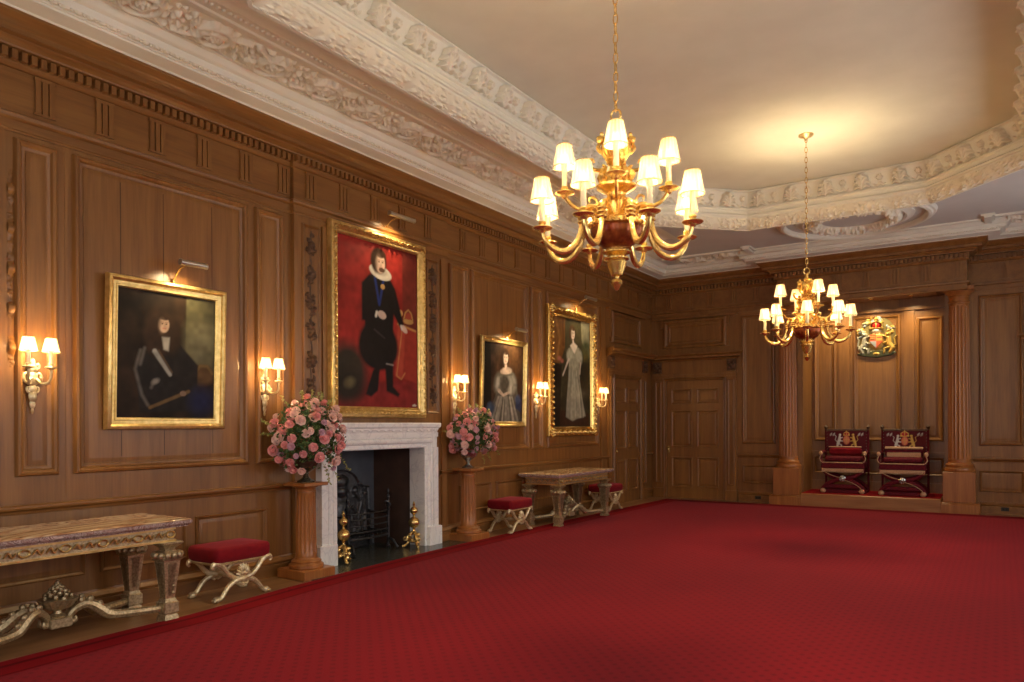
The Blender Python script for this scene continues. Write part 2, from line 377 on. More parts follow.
def panel(b, s0, z0, s1, z1, prof=BOL, field=True):
    b.rectframe(s0, z0, s1, z1, prof)
    if field:                                        # raised field with sunk margin
        d = prof[-1][0] + .004
        b.rectframe(s0+d, z0+d, s1-d, z1-d, [(0,.0005),(.001,.003),(.03,.009),(.034,.009)])
        e = d + .034; b.add([(s0+e,.009,z0+e),(s1-e,.009,z0+e),(s1-e,.009,z1-e),(s0+e,.009,z1-e)], [(0,1,2,3)])
PT, PB = 3.66, 1.14                                  # top and bottom of the tall panels

# floor
struct(MB().box(-.3, XR+.3, YF-.3, 15.6, -.1, 0).build('floor', M['floorwood'], smooth=False))

# left wall, with the chimney opening
FY0, FY1, FZ = 5.70, 7.22, 1.23
b = MB()
for x0, x1, y0, y1 in ((-.75, 0, YF-.2, FY0), (-.75, 0, FY1, YB+.9)): b.box(x0, x1, y0, y1, 0, 4.62)
b.box(-.75, 0, FY0, FY1, FZ+.22, 4.62)
b.box(0, .05, 5.21, FY0, 0, 4.2).box(0, .05, FY1, 7.72, 0, 4.2).box(0, .05, FY0, FY1, FZ, 4.2)
b.m = AT(0)
for s0, s1 in ((-1.0,.62), (2.62,2.92), (3.04,4.66), (4.76,5.10), (7.84,8.24), (8.33,9.79), (9.88,10.22)): panel(b, s0, PB, s1, PT)
panel(b, .72, PB, 2.50, PT); panel(b, 10.36, PB, 12.18, PT)
for s0, s1 in ((-1.0,-.1), (.0,.75), (.85,1.6), (1.7,2.28), (2.38,3.12), (3.24,4.0), (4.1,4.88), (8.05,8.8), (8.92,9.66), (9.78,10.52), (10.64,11.4), (11.52,12.3)): panel(b, s0, .33, s1, .69, THIN)
for s in (3.42, 3.80, 4.28, 8.72, 9.10, 9.48): b.cur = 1; b.box(s-.002, s+.002, .0085, .0098, PB+.12, PT-.12); b.cur = 0   # joints between the boards
b.box(12.30, 12.50, 0, .03, .19, 3.66).box(2.98, 3.02, 0, .004, .95, 3.66)
b.m = AT(.05)
panel(b, 5.31, 1.66, 5.55, 3.62, THIN, False); panel(b, 7.32, 1.66, 7.55, 3.62, THIN, False)
b.box(7.60, 7.70, 0, .02, .19, 3.66); b.box(5.58, 7.29, 0, .02, 1.58, 3.64)
struct(b.build('wall_left', [M['wood'], M['gap']]))

# back wall
CX_ = 4.17                                            # centre line of the room
RX0, RX1, RY = 3.05, 5.345, 15.35                      # recess
b = MB()
b.box(-.3, 2.95, YB, YB+.9, 0, 4.62).box(5.39, XR+.3, YB, YB+.9, 0, 4.62)
b.box(2.95, RX0, YC+.30, RY+.2, 0, 3.8).box(RX1, 5.40, YC+.30, RY+.2, 0, 3.8)
b.box(RX0, RX1, RY, RY+.25, 0, 4.62)
b.box(2.68, 5.66, YC, YB+.7, 3.78, 4.2)
b.m = AT(0, YB, 'back')
for s0, s1 in ((1.90, 2.52), (5.83, 6.44)):
    panel(b, s0, 1.13, s1, 3.62); panel(b, s0, .36, s1, .71, THIN)
b.m = AT(0, RY, 'back')
for s0, s1, zt in ((3.10, 3.50, 3.42), (3.80, 4.60, 3.50), (4.86, 5.27, 3.42)):
    panel(b, s0, 1.18, s1, zt); panel(b, s0, .56, s1, .88, THIN)
b.box(3.56, 3.74, 0, .035, .24, 3.55).box(4.66, 4.82, 0, .035, .24, 3.55)
b.box(RX0, RX1, 0, .05, .95, .985).box(RX0, RX1, 0, .03, .93, .95).box(RX0, RX1, 0, .03, .24, .42)
b.box(RX0, RX1, 0, .06, 3.56, 3.62).box(RX0, RX1, 0, .03, 3.62, 3.79)
b.m = Matrix.Identity(4)                              # panelled soffit of the recess
for x0, x1 in ((3.15, 3.75), (3.85, 4.50), (4.60, 5.20)): b.box(x0, x1, YC+.45, RY-.1, 3.765, 3.782)
struct(b.build('wall_back', M['wood']))

# right wall with tall sash windows, and the wall behind the camera
WIN = [(.3, 1.7), (3.9, 5.3), (7.5, 8.9), (11.1, 12.5)]; WZ0, WZ1 = 1.0, 3.55
b = MB(); ys = [YF-.2] + [v for w in WIN for v in w] + [YB+.9]
for i in range(0, len(ys), 2): b.box(XR, XR+.3, ys[i], ys[i+1], 0, 4.62)
for y0, y1 in WIN: b.box(XR, XR+.3, y0, y1, 0, WZ0).box(XR, XR+.3, y0, y1, WZ1, 4.62)
b.m = AT(XR, 0, 'right')
for s0, s1 in ((-1.1,.1), (1.9,3.7), (5.5,7.3), (9.1,10.9), (12.7,14.4)): panel(b, s0, PB, s1, PT); panel(b, s0, .33, s1, .69, THIN)
struct(b.build('wall_right', M['wood']))
for i, (y0, y1) in enumerate(WIN):
    b = MB()
    b.box(XR+.10, XR+.18, y0, y0+.07, WZ0, WZ1).box(XR+.10, XR+.18, y1-.07, y1, WZ0, WZ1).box(XR+.10, XR+.18, y0, y1, WZ0, WZ0+.09).box(XR+.10, XR+.18, y0, y1, WZ1-.08, WZ1)
    b.box(XR+.11, XR+.17, y0, y1, 2.24, 2.31)
    for k in (1, 2): y = y0 + (y1-y0)*k/3; b.box(XR+.12, XR+.16, y-.014, y+.014, WZ0, WZ1)
    for z in (1.64, 2.92): b.box(XR+.12, XR+.16, y0, y1, z-.014, z+.014)
    o = struct(b.build('window_%d' % (i+1), M['plaster'], smooth=False))
    MB().box(XR+.138, XR+.142, y0+.05, y1-.05, WZ0+.05, WZ1-.05).build('window_glass', M['glass'], o, smooth=False)
ADDED_WIN = [(1.9, 3.3), (5.0, 6.4)]; b = MB(); xs = [-.3] + [v for w_ in ADDED_WIN for v in w_] + [XR+.3]  # windows added behind the camera to brighten the back wall
for i in range(0, len(xs), 2): b.box(xs[i], xs[i+1], YF-.3, YF, 0, 4.62)
for i_, (x0, x1) in enumerate(ADDED_WIN):
    b.box(x0, x1, YF-.3, YF, 0, WZ0).box(x0, x1, YF-.3, YF, WZ1, 4.62); f = MB(); ya, yb = YF-.18, YF-.10
    f.box(x0, x0+.07, ya, yb, WZ0, WZ1).box(x1-.07, x1, ya, yb, WZ0, WZ1).box(x0+.07, x1-.07, ya, yb, WZ0, WZ0+.09).box(x0+.07, x1-.07, ya, yb, WZ1-.08, WZ1).box(x0+.07, x1-.07, ya+.01, yb-.01, 2.24, 2.31)
    for k in (1, 2): x = x0 + (x1-x0)*k/3; f.box(x-.014, x+.014, ya+.02, yb-.02, WZ0+.09, WZ1-.08)
    for z in (1.64, 2.92): f.box(x0+.07, x1-.07, ya+.021, yb-.021, z-.014, z+.014)
    o = struct(f.build('window_%d' % (i_+5), M['plaster'], smooth=False)); MB().box(x0+.05, x1-.05, YF-.142, YF-.138, WZ0+.05, WZ1-.05).build('window_glass', M['glass'], o, smooth=False)  # added window, out of view
b.m = AT(0, YF, 'front')
for s0, s1 in ((.3,1.6), (3.6,4.7), (6.7,8.0)): panel(b, s0, PB, s1, PT); panel(b, s0, .33, s1, .69, THIN)
struct(b.build('wall_front', M['wood']))

# entablature all the way round, with its breaks
PATH = [(0,YF), (0,5.21), (.05,5.21), (.05,7.72), (0,7.72), (0,YB), (2.68,YB), (2.68,YC), (5.66,YC), (5.66,YB), (XR,YB), (XR,YF)]
PATH2 = [PATH[0]] + PATH[5:]
CORN = [(-.05,3.70),(.012,3.70),(.012,3.715),(.018,3.72),(.018,3.785),(.03,3.79),(.048,3.80),(.052,3.825),(.04,3.835),(.015,3.838),(.015,4.165),(.03,4.17),(.045,4.19),(.05,4.20),(.05,4.285),(-.02,4.286)]
CORN2 = [(-.02,4.2855),(.115,4.287),(.118,4.30),(.13,4.305),(.16,4.33),(.165,4.34),(.225,4.342),(.225,4.385),(.235,4.39),(.25,4.395),(.275,4.415),(.30,4.445),(.31,4.45),(.31,4.468),(-.05,4.47)]
struct(MB().sweep(CORN, PATH, True).sweep(CORN2, PATH2, True).build('trim_1', M['wood_y'], angle=25))
# dentils and triglyphs
def runs(PATH=PATH):
    P2 = [Vector(p) for p in PATH]; n = len(P2)
    for i in range(n):
        a, c = P2[i], P2[(i+1) % n]; d = (c-a); L = d.length
        if L > .5: yield a, d.normalized(), L, i
b = MB()
for a, d, L, i in runs():
    nn = Vector((d.y, -d.x)); k = int((L+.2)/.066)
    s0, s1 = -.04, L+.04
    if i in (0, 2, 4): s0, s1 = (0.1, L-.06) if i == 0 else (-.05, L+.05) if i == 2 else (.06, L-.06)
    q = int((s1-s0)/.066)
    for j in range(q):
        c = a + d*(s0 + (j+.5)*(s1-s0)/q) + nn*.072
        b.m = Matrix(((d.x, nn.x, 0, c.x), (d.y, nn.y, 0, c.y), (0, 0, 1, 0), (0,0,0,1)))
        b.box(-.019, .019, -.028, .028, 4.212, 4.278)
struct(b.build('trim_2', M['wood'], smooth=False))
def triglyph(b, c, kind, plane):
    b.m = AT(plane, plane, kind)
    b.box(c-.075, c+.075, .012, .036, 4.135, 4.16)
    b.box(c-.078, c+.078, .012, .030, 3.875, 3.89)
    for q in (-.05, 0, .05): b.box(c+q-.019, c+q+.019, .012, .034, 3.89, 4.135)
b = MB()
TY = [2.83 + .455*k for k in range(-9, 6)] + [8.14 + .455*k for k in range(0, 15)]
for y in TY: triglyph(b, y, 'left', 0)
for k in range(5): triglyph(b, 5.418 + .48*k, 'left', .05)
for k in range(-1, 5): triglyph(b, .40 + .441*k if k >= 0 else .06, 'back', YB)
for k in range(-3, 4): triglyph(b, 4.16 + .463*k, 'back', YC)
for k in range(5): triglyph(b, 6.18 + .455*k, 'back', YB)
for k in range(32): triglyph(b, -1 + .48*k, 'right', XR)
struct(b.build('trim_3', M['wood'], smooth=False))
# chair rail and skirting, interrupted by doors, chimney and columns
RAIL = [(-.01,.85),(.012,.855),(.018,.875),(.03,.885),(.048,.892),(.055,.905),(.055,.918),(.04,.925),(-.01,.928)]
RAIL2 = [(-.01,.975),(.008,.975),(.02,.99),(.012,1.0),(-.01,1.0)]
BASE = [(-.01,0),(.035,0),(.035,.115),(.03,.125),(.04,.135),(.045,.15),(.03,.165),(.014,.18),(.010,.195),(-.01,.195)]
SEGS = [[(0,YF),(0,5.21),(.05,5.21),(.05,5.40)], [(.05,7.56),(.05,7.72),(0,7.72),(0,12.58)], [(0,14.30),(0,YB),(.06,YB)], [(1.82,YB),(2.94,YB)], [(5.40,YB),(6.5,YB)], [(8.28,YB),(XR,YB),(XR,YF)]]
b = MB(); c = MB()
for s in SEGS: b.sweep(RAIL, s); c.sweep(BASE, s)
struct(b.build('trim_4', M['wood_y'], angle=25)); struct(c.build('baseboard_left', M['wood_y'], angle=25))

# door bays
def door_bay(idx, kind, plane, s0, mats):
    """s0 = left edge of the bay, 1.71 m wide"""
    W = 1.71
    b = MB(); b.m = AT(plane, plane, kind)
    for a in (0, W-.20):                                # pilasters with a sunk panel
        b.box(s0+a, s0+a+.20, 0, .05, 0, 2.48); b.rectframe(s0+a+.035, .30, s0+a+.165, 2.40, [(0,.05),(.001,.072),(.014,.078),(.024,.070),(.03,.052)])
        b.box(s0+a-.015, s0+a+.215, 0, .07, 0, .20)
    b.box(s0+.20, s0+.262, 0, .035, 0, 2.46).box(s0+W-.262, s0+W-.20, 0, .035, 0, 2.46).box(s0+.262, s0+W-.262, 0, .034, 2.395, 2.459)
    b.rectframe(s0+.205, -.2, s0+W-.205, 2.452, [(-.001,.03),(.0,.052),(.012,.060),(.024,.052),(.03,.036)])
    b.rectframe(s0+.245, -.2, s0+W-.245, 2.412, [(-.001,.03),(.0,.046),(.008,.050),(.016,.036)])
    b.box(s0, s0+W, 0, .06, 2.46, 2.54).box(s0-.01, s0+W+.01, 0, .075, 2.52, 2.55)
    b.box(s0+.02, s0+W-.02, 0, .045, 2.55, 2.80)
    # projecting cap
    b.m = AT(plane, plane, kind) ; cap = [(0,2.78),(.06,2.79),(.08,2.82),(.10,2.83),(.19,2.84),(.19,2.875),(.21,2.885),(.24,2.91),(.24,2.93),(0,2.935)]
    pr = [(s0-.02, cap)]
    e = .0
    vs = []; n = len(cap)
    for s in (0, 1):
        for q, z in cap: vs.append(((s0 - max(0, q-.05)) if s == 0 else (s0+W+max(0, q-.05)), q, z))
    b.add(vs, [(i, i+1, n+i+1, n+i) for i in range(n-1)] + [tuple(range(n)), tuple(range(2*n-1, n-1, -1))])
    # over-door panel with shoulders
    b.rectframe(s0+.20, 3.06, s0+W-.20, 3.64, [(0,0),(0,.03),(.02,.045),(.05,.045),(.07,.02),(.09,.012)])
    b.rectframe(s0+.30, 3.16, s0+W-.30, 3.54, [(0,.0),(.002,.016),(.03,.02),(.05,.008)])
    for z0, z1 in ((3.06, 3.16), (3.5, 3.66)): b.box(s0+.13, s0+.21, 0, .03, z0, z1).box(s0+W-.21, s0+W-.13, 0, .03, z0, z1)
    b.box(s0-.02, s0+W+.02, 0, .07, 3.655, 3.70)
    for a in (0, W-.17):                                # carved corbels
        b.cur = 1; b.box(s0+a, s0+a+.17, .02, .085, 2.56, 2.79)
        for q in range(4): b.ball((s0+a+.045+.08*(q % 2), .088, 2.62+.10*(q//2)), .036, 8, 6)
        b.ball((s0+a+.085, .10, 2.675), .035, 8, 6); b.cur = 0
    struct(b.build('trim_%d' % (idx+4), [M['wood'], M['carved']], angle=25))
    d = MB(); d.m = AT(plane, plane, kind)
    l0, l1 = s0+.262, s0+W-.262; mid = (l0+l1)/2
    zb = [.008,.22,.84,1.04,1.79,1.93,2.23,2.39]
    for i in range(0, 8, 2): d.box(l0, l1, -.02, .012, zb[i], zb[i+1])
    for i in range(1, 7, 2): d.box(l0, l0+.10, -.02, .012, zb[i], zb[i+1]).box(mid-.05, mid+.05, -.02, .012, zb[i], zb[i+1]).box(l1-.10, l1, -.02, .012, zb[i], zb[i+1])
    for i in range(1, 7, 2): d.box(l0+.10, mid-.05, -.03, -.008, zb[i], zb[i+1]).box(mid+.05, l1-.10, -.03, -.008, zb[i], zb[i+1])
    for x0, x1 in ((l0+.10, mid-.05), (mid+.05, l1-.10)):
        for z0, z1 in ((.22,.84), (1.04,1.79), (1.93,2.23)):
            d.rectframe(x0, z0, x1, z1, [(-.002,.012),(0,.030),(.014,.032),(.03,.020),(.036,-.010),(.044,-.010),(.075,.008),(.08,.008)])
            d.add([(x0+.08,.008,z0+.08),(x1-.08,.008,z0+.08),(x1-.08,.008,z1-.08),(x0+.08,.008,z1-.08)], [(0,1,2,3)])
    d.cur = 1
    d.box(l0-.001, l0+.006, .0, .0125, .01, 2.39).box(l1-.006, l1+.001, .0, .0125, .01, 2.39)
    o = struct(d.build('door_%d' % idx, [mats, M['gap']], smooth=False))
    k = MB(); k.m = AT(plane, plane, kind); k.ball((l0+.05, .05, 1.0), .028, 12, 8).box(l0+.03, l0+.07, .010, .018, .93, 1.07).tube([(l0+.05,.012,1.0),(l0+.05,.04,1.0)], .010)
    k.build('door_knob', M['brass'], o)
door_bay(1, 'left', 0, 12.585, M['wood']); door_bay(2, 'back', YB, .08, M['wood'])
door_bay(3, 'back', YB, 6.55, M['wood'])

# ----------------------------------------------------------------- ceiling
E0, E1, Y0, Y1, CH = 2.02, 6.32, 2.37, 11.07, 1.02
OCT = [(E0,Y0+CH), (E0,Y1-CH), (E0+CH,Y1), (E1-CH,Y1), (E1,Y1-CH), (E1,Y0+CH), (E1-CH,Y0), (E0+CH,Y0)]
ZO = 4.65
def offs(poly, d):
    n = len(poly); out = []
    for i in range(n):
        a, p, c = Vector(poly[i-1]), Vector(poly[i]), Vector(poly[(i+1) % n])
        n0 = Vector(((p-a).normalized().y, -(p-a).normalized().x)); n1 = Vector(((c-p).normalized().y, -(c-p).normalized().x))
        q = n0+n1; q = q/q.dot(n0); out.append((p.x+q.x*d, p.y+q.y*d))
    return out
b = MB(); OO = offs(OCT, -.36); X0, X1, YA, YZ = -.3, XR+.3, YF-.3, 15.6
outer = [(X0,OO[0][1]), (X0,OO[1][1]), (OO[2][0],YZ), (OO[3][0],YZ), (X1,OO[4][1]), (X1,OO[5][1]), (OO[6][0],YA), (OO[7][0],YA)]
vs = [(x,y,ZO) for x,y in OO] + [(x,y,ZO) for x,y in outer] + [(X0,YZ,ZO),(X1,YZ,ZO),(X1,YA,ZO),(X0,YA,ZO)]
fs = [(i,(i+1)%8,8+(i+1)%8,8+i) for i in range(8)] + [(9,16,10),(11,17,12),(13,18,14),(15,19,8)]
b.add(vs, fs)
b.add([(x,y,ZO+.5) for x,y in ((X0,YA),(X1,YA),(X1,YZ),(X0,YZ))], [(0,1,2,3)])
b.cur = 1
I = offs(OCT, -.05); b.add([(x,y,4.93) for x,y in I], [tuple(range(8))])
struct(b.build('ceiling', [M['lilac'], M['ceil']], smooth=False))
RIB = [(-.05,4.931),(-.004,4.931),(.0,4.922),(.022,4.92),(.022,4.905),(.008,4.90),(-.006,4.892),(-.085,4.69),(-.085,4.685),(-.055,4.682),(-.045,4.67),(-.05,4.655),(-.07,4.645),(-.065,4.60),(-.045,4.59),(-.03,4.57),(-.035,4.55),(-.055,4.545),(-.06,4.53),(-.17,4.395),(-.17,4.385),(-.20,4.385),(-.21,4.40),(-.25,4.43),(-.29,4.44),(-.32,4.455),(-.33,4.47),(-.37,4.475),(-.38,ZO+.01)]
struct(MB().sweep(RIB, OCT, True).build('trim_8', M['plaster'], angle=30))
CROWN = [(.27,4.466),(.318,4.468),(.326,4.478),(.40,4.484),(.47,4.492),(.475,4.506),(.49,4.508),(.495,4.52),(.535,4.528),(.55,4.555),(.552,4.575),(.57,4.58),(.59,4.60),(.615,4.635),(.635,4.64),(.64,ZO+.002)]
struct(MB().sweep(CROWN, PATH2, True).build('trim_9', M['plaster'], angle=30))
b = MB()                                              # little leaves along the crown
for a, d, L, i in runs(PATH2):
    nn = Vector((d.y, -d.x)); s0, s1 = (-.45, L+.45) if i == 3 else (.55, L-.55)
    q = int((s1-s0)/.085)
    for j in range(q):
        c = a + d*(s0 + (j+.5)*(s1-s0)/q)
        b.m = Matrix(((d.x, nn.x, 0, c.x), (d.y, nn.y, 0, c.y), (0, 0, 1, 0), (0,0,0,1)))
        b.ball((0, .517, 4.524), .03, 6, 4, (1, .75, .6)); b.ball((.042, .517, 4.522), .013, 5, 4)
struct(b.build('trim_10', M['relief']))

def tile_relief(name, P, L, unit, fmap, mat, flip=True, keepmin=.0008):
    """repeat painter relief P (one unit long) along L metres; fmap(s, t, h) -> xyz arrays"""
    k = max(1, round(L/unit)); H = P.H
    for e in range(2): H[:, e] *= .3; H[:, -1-e] *= .3
    Hs = np.concatenate([H if (q % 2 == 0 or not flip) else H[::-1] for q in range(k)], 1)
    ny, nx = Hs.shape; S, T = np.meshgrid(np.linspace(0, L, nx), np.linspace(0, P.h, ny))
    return struct(grid_obj(name, mat, np.stack(fmap(S, T, Hs), -1), keep=Hs > keepmin))
def rinceau(w, h, nx, ny, amp=.062):
    P = Painter(w, h, nx, ny); cx, cy = w*.5, h*.5; r0 = h*.43
    P.stroke([(w*t, h*(.5 + .36*math.cos(2*PI*t*.5 + 0))) for t in np.linspace(0, 1, 16)], .020, None, amp*.8)
    sp = [(cx + r0*(1-.78*t)*math.cos(-PI*.9 + 3.3*PI*t), cy + r0*(1-.78*t)*math.sin(-PI*.9 + 3.3*PI*t)) for t in np.linspace(0, 1, 40)]
    P.stroke(sp, [.026-.012*i/39 for i in range(40)], None, amp)
    for j in range(7): a = 2*PI*j/7; P.ell(cx+.038*math.cos(a), cy+.038*math.sin(a), .026, .017, None, a, .1, amp*1.1)
    P.ell(cx, cy, .024, .024, None, 0, .1, amp*1.4)
    for j in range(15):                                 # leaves flung off the spiral
        t = j/15; q = int(t*38); x, y = sp[q]; a = math.atan2(y-cy, x-cx) + (.7 if j % 2 else -.35)
        ln = h*(.20 - .06*t); pts = [(x + ln*u*math.cos(a+u*1.1), y + ln*u*math.sin(a+u*1.1)) for u in (0,.35,.7,1)]
        P.stroke(pts, [.018,.030,.022,.004], None, amp*.85)
        for e in (-1, 1):
            m = pts[2]; P.stroke([pts[1], (m[0]+.03*math.cos(a+e*1.3), m[1]+.03*math.sin(a+e*1.3))], [.016,.004], None, amp*.7)
    for cxx in (.03, w-.03):
        for j in range(5): P.ell(cxx + R.uniform(-.03,.05), h*(.15+.18*j)+R.uniform(-.02,.02), .034, .02, None, R.uniform(0,3), .1, amp*.8)
    for j in range(70): P.ell(R.uniform(.02,w-.02), R.uniform(.03,h-.03), R.uniform(.016,.034), R.uniform(.008,.014), None, R.uniform(0,3), .1, amp*R.uniform(.35,.8))
    P.H *= np.clip(np.minimum(P.Y, h-P.Y)/.015, 0, 1)
    return P
Pr = rinceau(.62, .42, 62, 42)
struct(MB().box(.645, 1.10, YF+.55, 13.35, ZO-.004, ZO+.001).build('trim_33', M['plaster'], smooth=False))
tile_relief('trim_11', Pr, 14.0, .62, lambda s,t,h: (.655+t, YF+.6+s*0.955, ZO-.0-h), M['relief'])
tile_relief('trim_12', rinceau(.62,.42,56,38), 1.24, .62, lambda s,t,h: (1.0+s, YB-.66-t, ZO-h), M['relief'])
tile_relief('trim_13', rinceau(.62,.42,56,38), 1.24, .62, lambda s,t,h: (6.2+s, YB-.66-t, ZO-h), M['relief'])
# flat borders beside the panels of scrollwork
b = MB()
cv = [(1.10,ZO+.002),(1.10,ZO-.02),(1.12,ZO-.03),(1.17,ZO-.03),(1.18,ZO-.015),(1.22,ZO-.018),(1.30,ZO-.02),(1.31,ZO-.035),(1.34,ZO-.04),(1.37,ZO-.02),(1.42,ZO-.012),(1.50,ZO-.02),(1.55,ZO-.045),(1.58,ZO-.05),(1.66,ZO-.055)]
b.sweep(cv, [(0, 1.2), (0, 12.0)])
b.sweep([(8.34-n, z) for n, z in cv][::-1], [(0, 1.2), (0, 12.0)])
for j in range(216): b.ball((1.26, 1.22+.05*j, ZO-.022), .019, 6, 4, (1.3, 1, .8))
for x0, x1 in ((.75, 2.28), (6.06, 7.6)):
    b.box(x0, x1, 13.44, 13.50, ZO-.03, ZO+.002).box(x0, x1, 13.50, 13.56, ZO-.012, ZO+.002)
for s in (2.36, 5.98): b.box(s-.05, s+.05, 13.3, 14.2, ZO-.06, ZO+.002).box(s-.09, s-.05, 13.31, 14.19, ZO-.03, ZO+.002).box(s+.05, s+.09, 13.31, 14.19, ZO-.03, ZO+.002)
b.box(2.38, 5.92, 13.58, 13.63, ZO-.03, ZO+.002)
struct(b.build('trim_14', M['plaster'], angle=30))
# round wreath on the ceiling before the recess
WCX, WCY = 4.25, 12.47
b = MB()
def ring(b, prof, n=72):
    b.lathe(prof, (WCX, WCY, 0), n)
ring(b, [(.98,ZO+.01),(.985,ZO-.05),(1.01,ZO-.075),(1.05,ZO-.07),(1.07,ZO-.045),(1.10,ZO-.04),(1.12,ZO-.015),(1.13,ZO+.01)])
ring(b, [(.70,ZO+.01),(.705,ZO-.04),(.73,ZO-.05),(.76,ZO-.03),(.83,ZO-.02),(.84,ZO+.01)])
struct(b.build('trim_15', M['plaster'], angle=30))
P = Painter(.4, .22, 44, 22)
for j in range(46): P.ell(R.uniform(.02,.38), R.uniform(.03,.19), R.uniform(.018,.036), R.uniform(.012,.02), None, R.uniform(0,3), .1, R.uniform(.03,.06))
for j in range(6): P.ell(R.uniform(.04,.36), R.uniform(.06,.16), .03, .03, None, 0, .1, .075)
def fring(s, t, h):
    a = s/3.6*2*PI; r = .47+t; bul = .05*np.sin(PI*t/.22)
    return (WCX+r*np.cos(a), WCY+r*np.sin(a), ZO-.005-bul-h)
tile_relief('trim_16', P, 3.6, .4, fring, M['relief'], True, -1)
# acanthus band and floral torus on the rib
Pa = Painter(.44, .20, 64, 30)
for e in (-1, 1):
    for j, (dx, dy, ln) in enumerate(((.02,.02,.11),(.03,.07,.095),(.03,.12,.07))):
        Pa.stroke([(.15+e*.005, .01+dy*.6), (.15+e*(dx+.03), .03+dy), (.15+e*(dx+ln*.7), dy+.0)], [.016,.021,.006], None, .075)
Pa.stroke([(.15,.01),(.15,.19)], [.010,.032], None, .085); Pa.ell(.15,.165,.055,.026,None,0,.1,.10)
for j in range(6): a = j*PI/3; Pa.ell(.365+.022*math.cos(a), .125+.022*math.sin(a), .019, .014, None, a, .1, .05)
Pa.stroke([(.29,.05),(.33,.02),(.365,.055),(.40,.02),(.44,.05)], [.006,.012,.018,.012,.006], None, .03); Pa.ell(.365,.125,.014,.014,None,0,.1,.04)
Pt = Painter(.5, .30, 56, 30)
for j in range(52): Pt.ell(R.uniform(.0,.5), R.uniform(.0,.30), R.uniform(.018,.034), R.uniform(.010,.016), None, R.uniform(0,3), .1, R.uniform(.02,.055))
for j in range(9): Pt.ell(R.uniform(.03,.47), R.uniform(.05,.25), .026, .026, None, 0, .1, .06)
n = len(OCT); KC = math.tan(PI/8)
for i in range(n):
    a = Vector(OCT[i]); c = Vector(OCT[(i+1) % n]); d = (c-a).normalized(); L = (c-a).length; nn = Vector((d.y, -d.x))
    tile_relief('trim_%d' % (17+i), Pa, L, .44, lambda s,t,h: (a.x+d.x*(s+(1-2*s/L)*KC*(-.083+t/.2*.08))+nn.x*(-.083+t/.2*.08+h*.9), a.y+d.y*(s+(1-2*s/L)*KC*(-.083+t/.2*.08))+nn.y*(-.083+t/.2*.08+h*.9), 4.69+t/.2*.2-h*.3), M['relief'], False)
    def tor(s, t, h):
        g = t/.30; bul = .035*np.sin(PI*np.clip(g,0,1)) + h*.8; w = -.17+.11*g + bul*.75
        ss = s + (1-2*s/L)*KC*(w)*1.0
        return (a.x+d.x*ss+nn.x*w, a.y+d.y*ss+nn.y*w, 4.395+.135*g-bul*.65)
    tile_relief('trim_%d' % (25+i), Pt, L, .5, tor, M['relief'], True, -1)

# ================================================================= THE THINGS
DAY = 50; FRONT_FILL = 38; EXPO = 0.60; SPW = 24; BULBS = []; SPOTS = []
# ---- carpet
b = MB(); edge = [(.86,1.2),(.80,2.2),(.745,3.0),(.735,3.55),(.60,4.6),(.50,5.8),(.43,7.3),(.42,10.1),(.46,12.5),(.49,14.26)]
poly = [(.95,-.9)] + edge + [(7.85,14.26),(7.9,-.9)]
b.prism(poly, 0.001, .014)
b.cur = 1                                          # border strip along the wall side, let in between two dark lines
def strip(pts, w, z0, z1, cur, off):
    b.cur = cur
    L = [(x+off, y) for x, y in pts]; Rr = [(x+off+w, y) for x, y in pts]
    n = len(pts); b.add([(x,y,z1) for x,y in L+Rr], [(i, i+1, n+i+1, n+i) for i in range(n-1)])
sp = [(.95,-.85)] + edge[:-1] + [(.49,14.22)]
strip(sp, .30, 0, .0146, 1, .02); strip(sp, .045, 0, .0152, 2, .10); strip(sp, .02, 0, .0152, 2, .29)
b.add([(.8,14.22,.0146),(7.8,14.22,.0146),(7.8,13.95,.0146),(.8,13.95,.0146)], [(0,1,2,3)]); b.cur = 2
b.add([(.6,14.14,.0152),(7.7,14.14,.0152),(7.7,14.10,.0152),(.6,14.10,.0152)], [(0,1,2,3)])
tag(b.build('carpet', [M['carpet'], M['border'], M['stripe']], smooth=False), 'large crimson carpet with a small repeating figure covering the floor', 'carpet')

# ---- dais in the recess
t = thing('dais', 'low wooden platform with red carpet top between the two columns', 'platform', (CX_, 14.8, 0))
MB().bbox(-1.115, 1.115, -.49, .54, .0, .235, .012).build('step', M['dais'], t)
MB().bbox(-1.105, 1.105, -.43, .53, .235, .245, .003).build('carpet_top', M['border'], t)

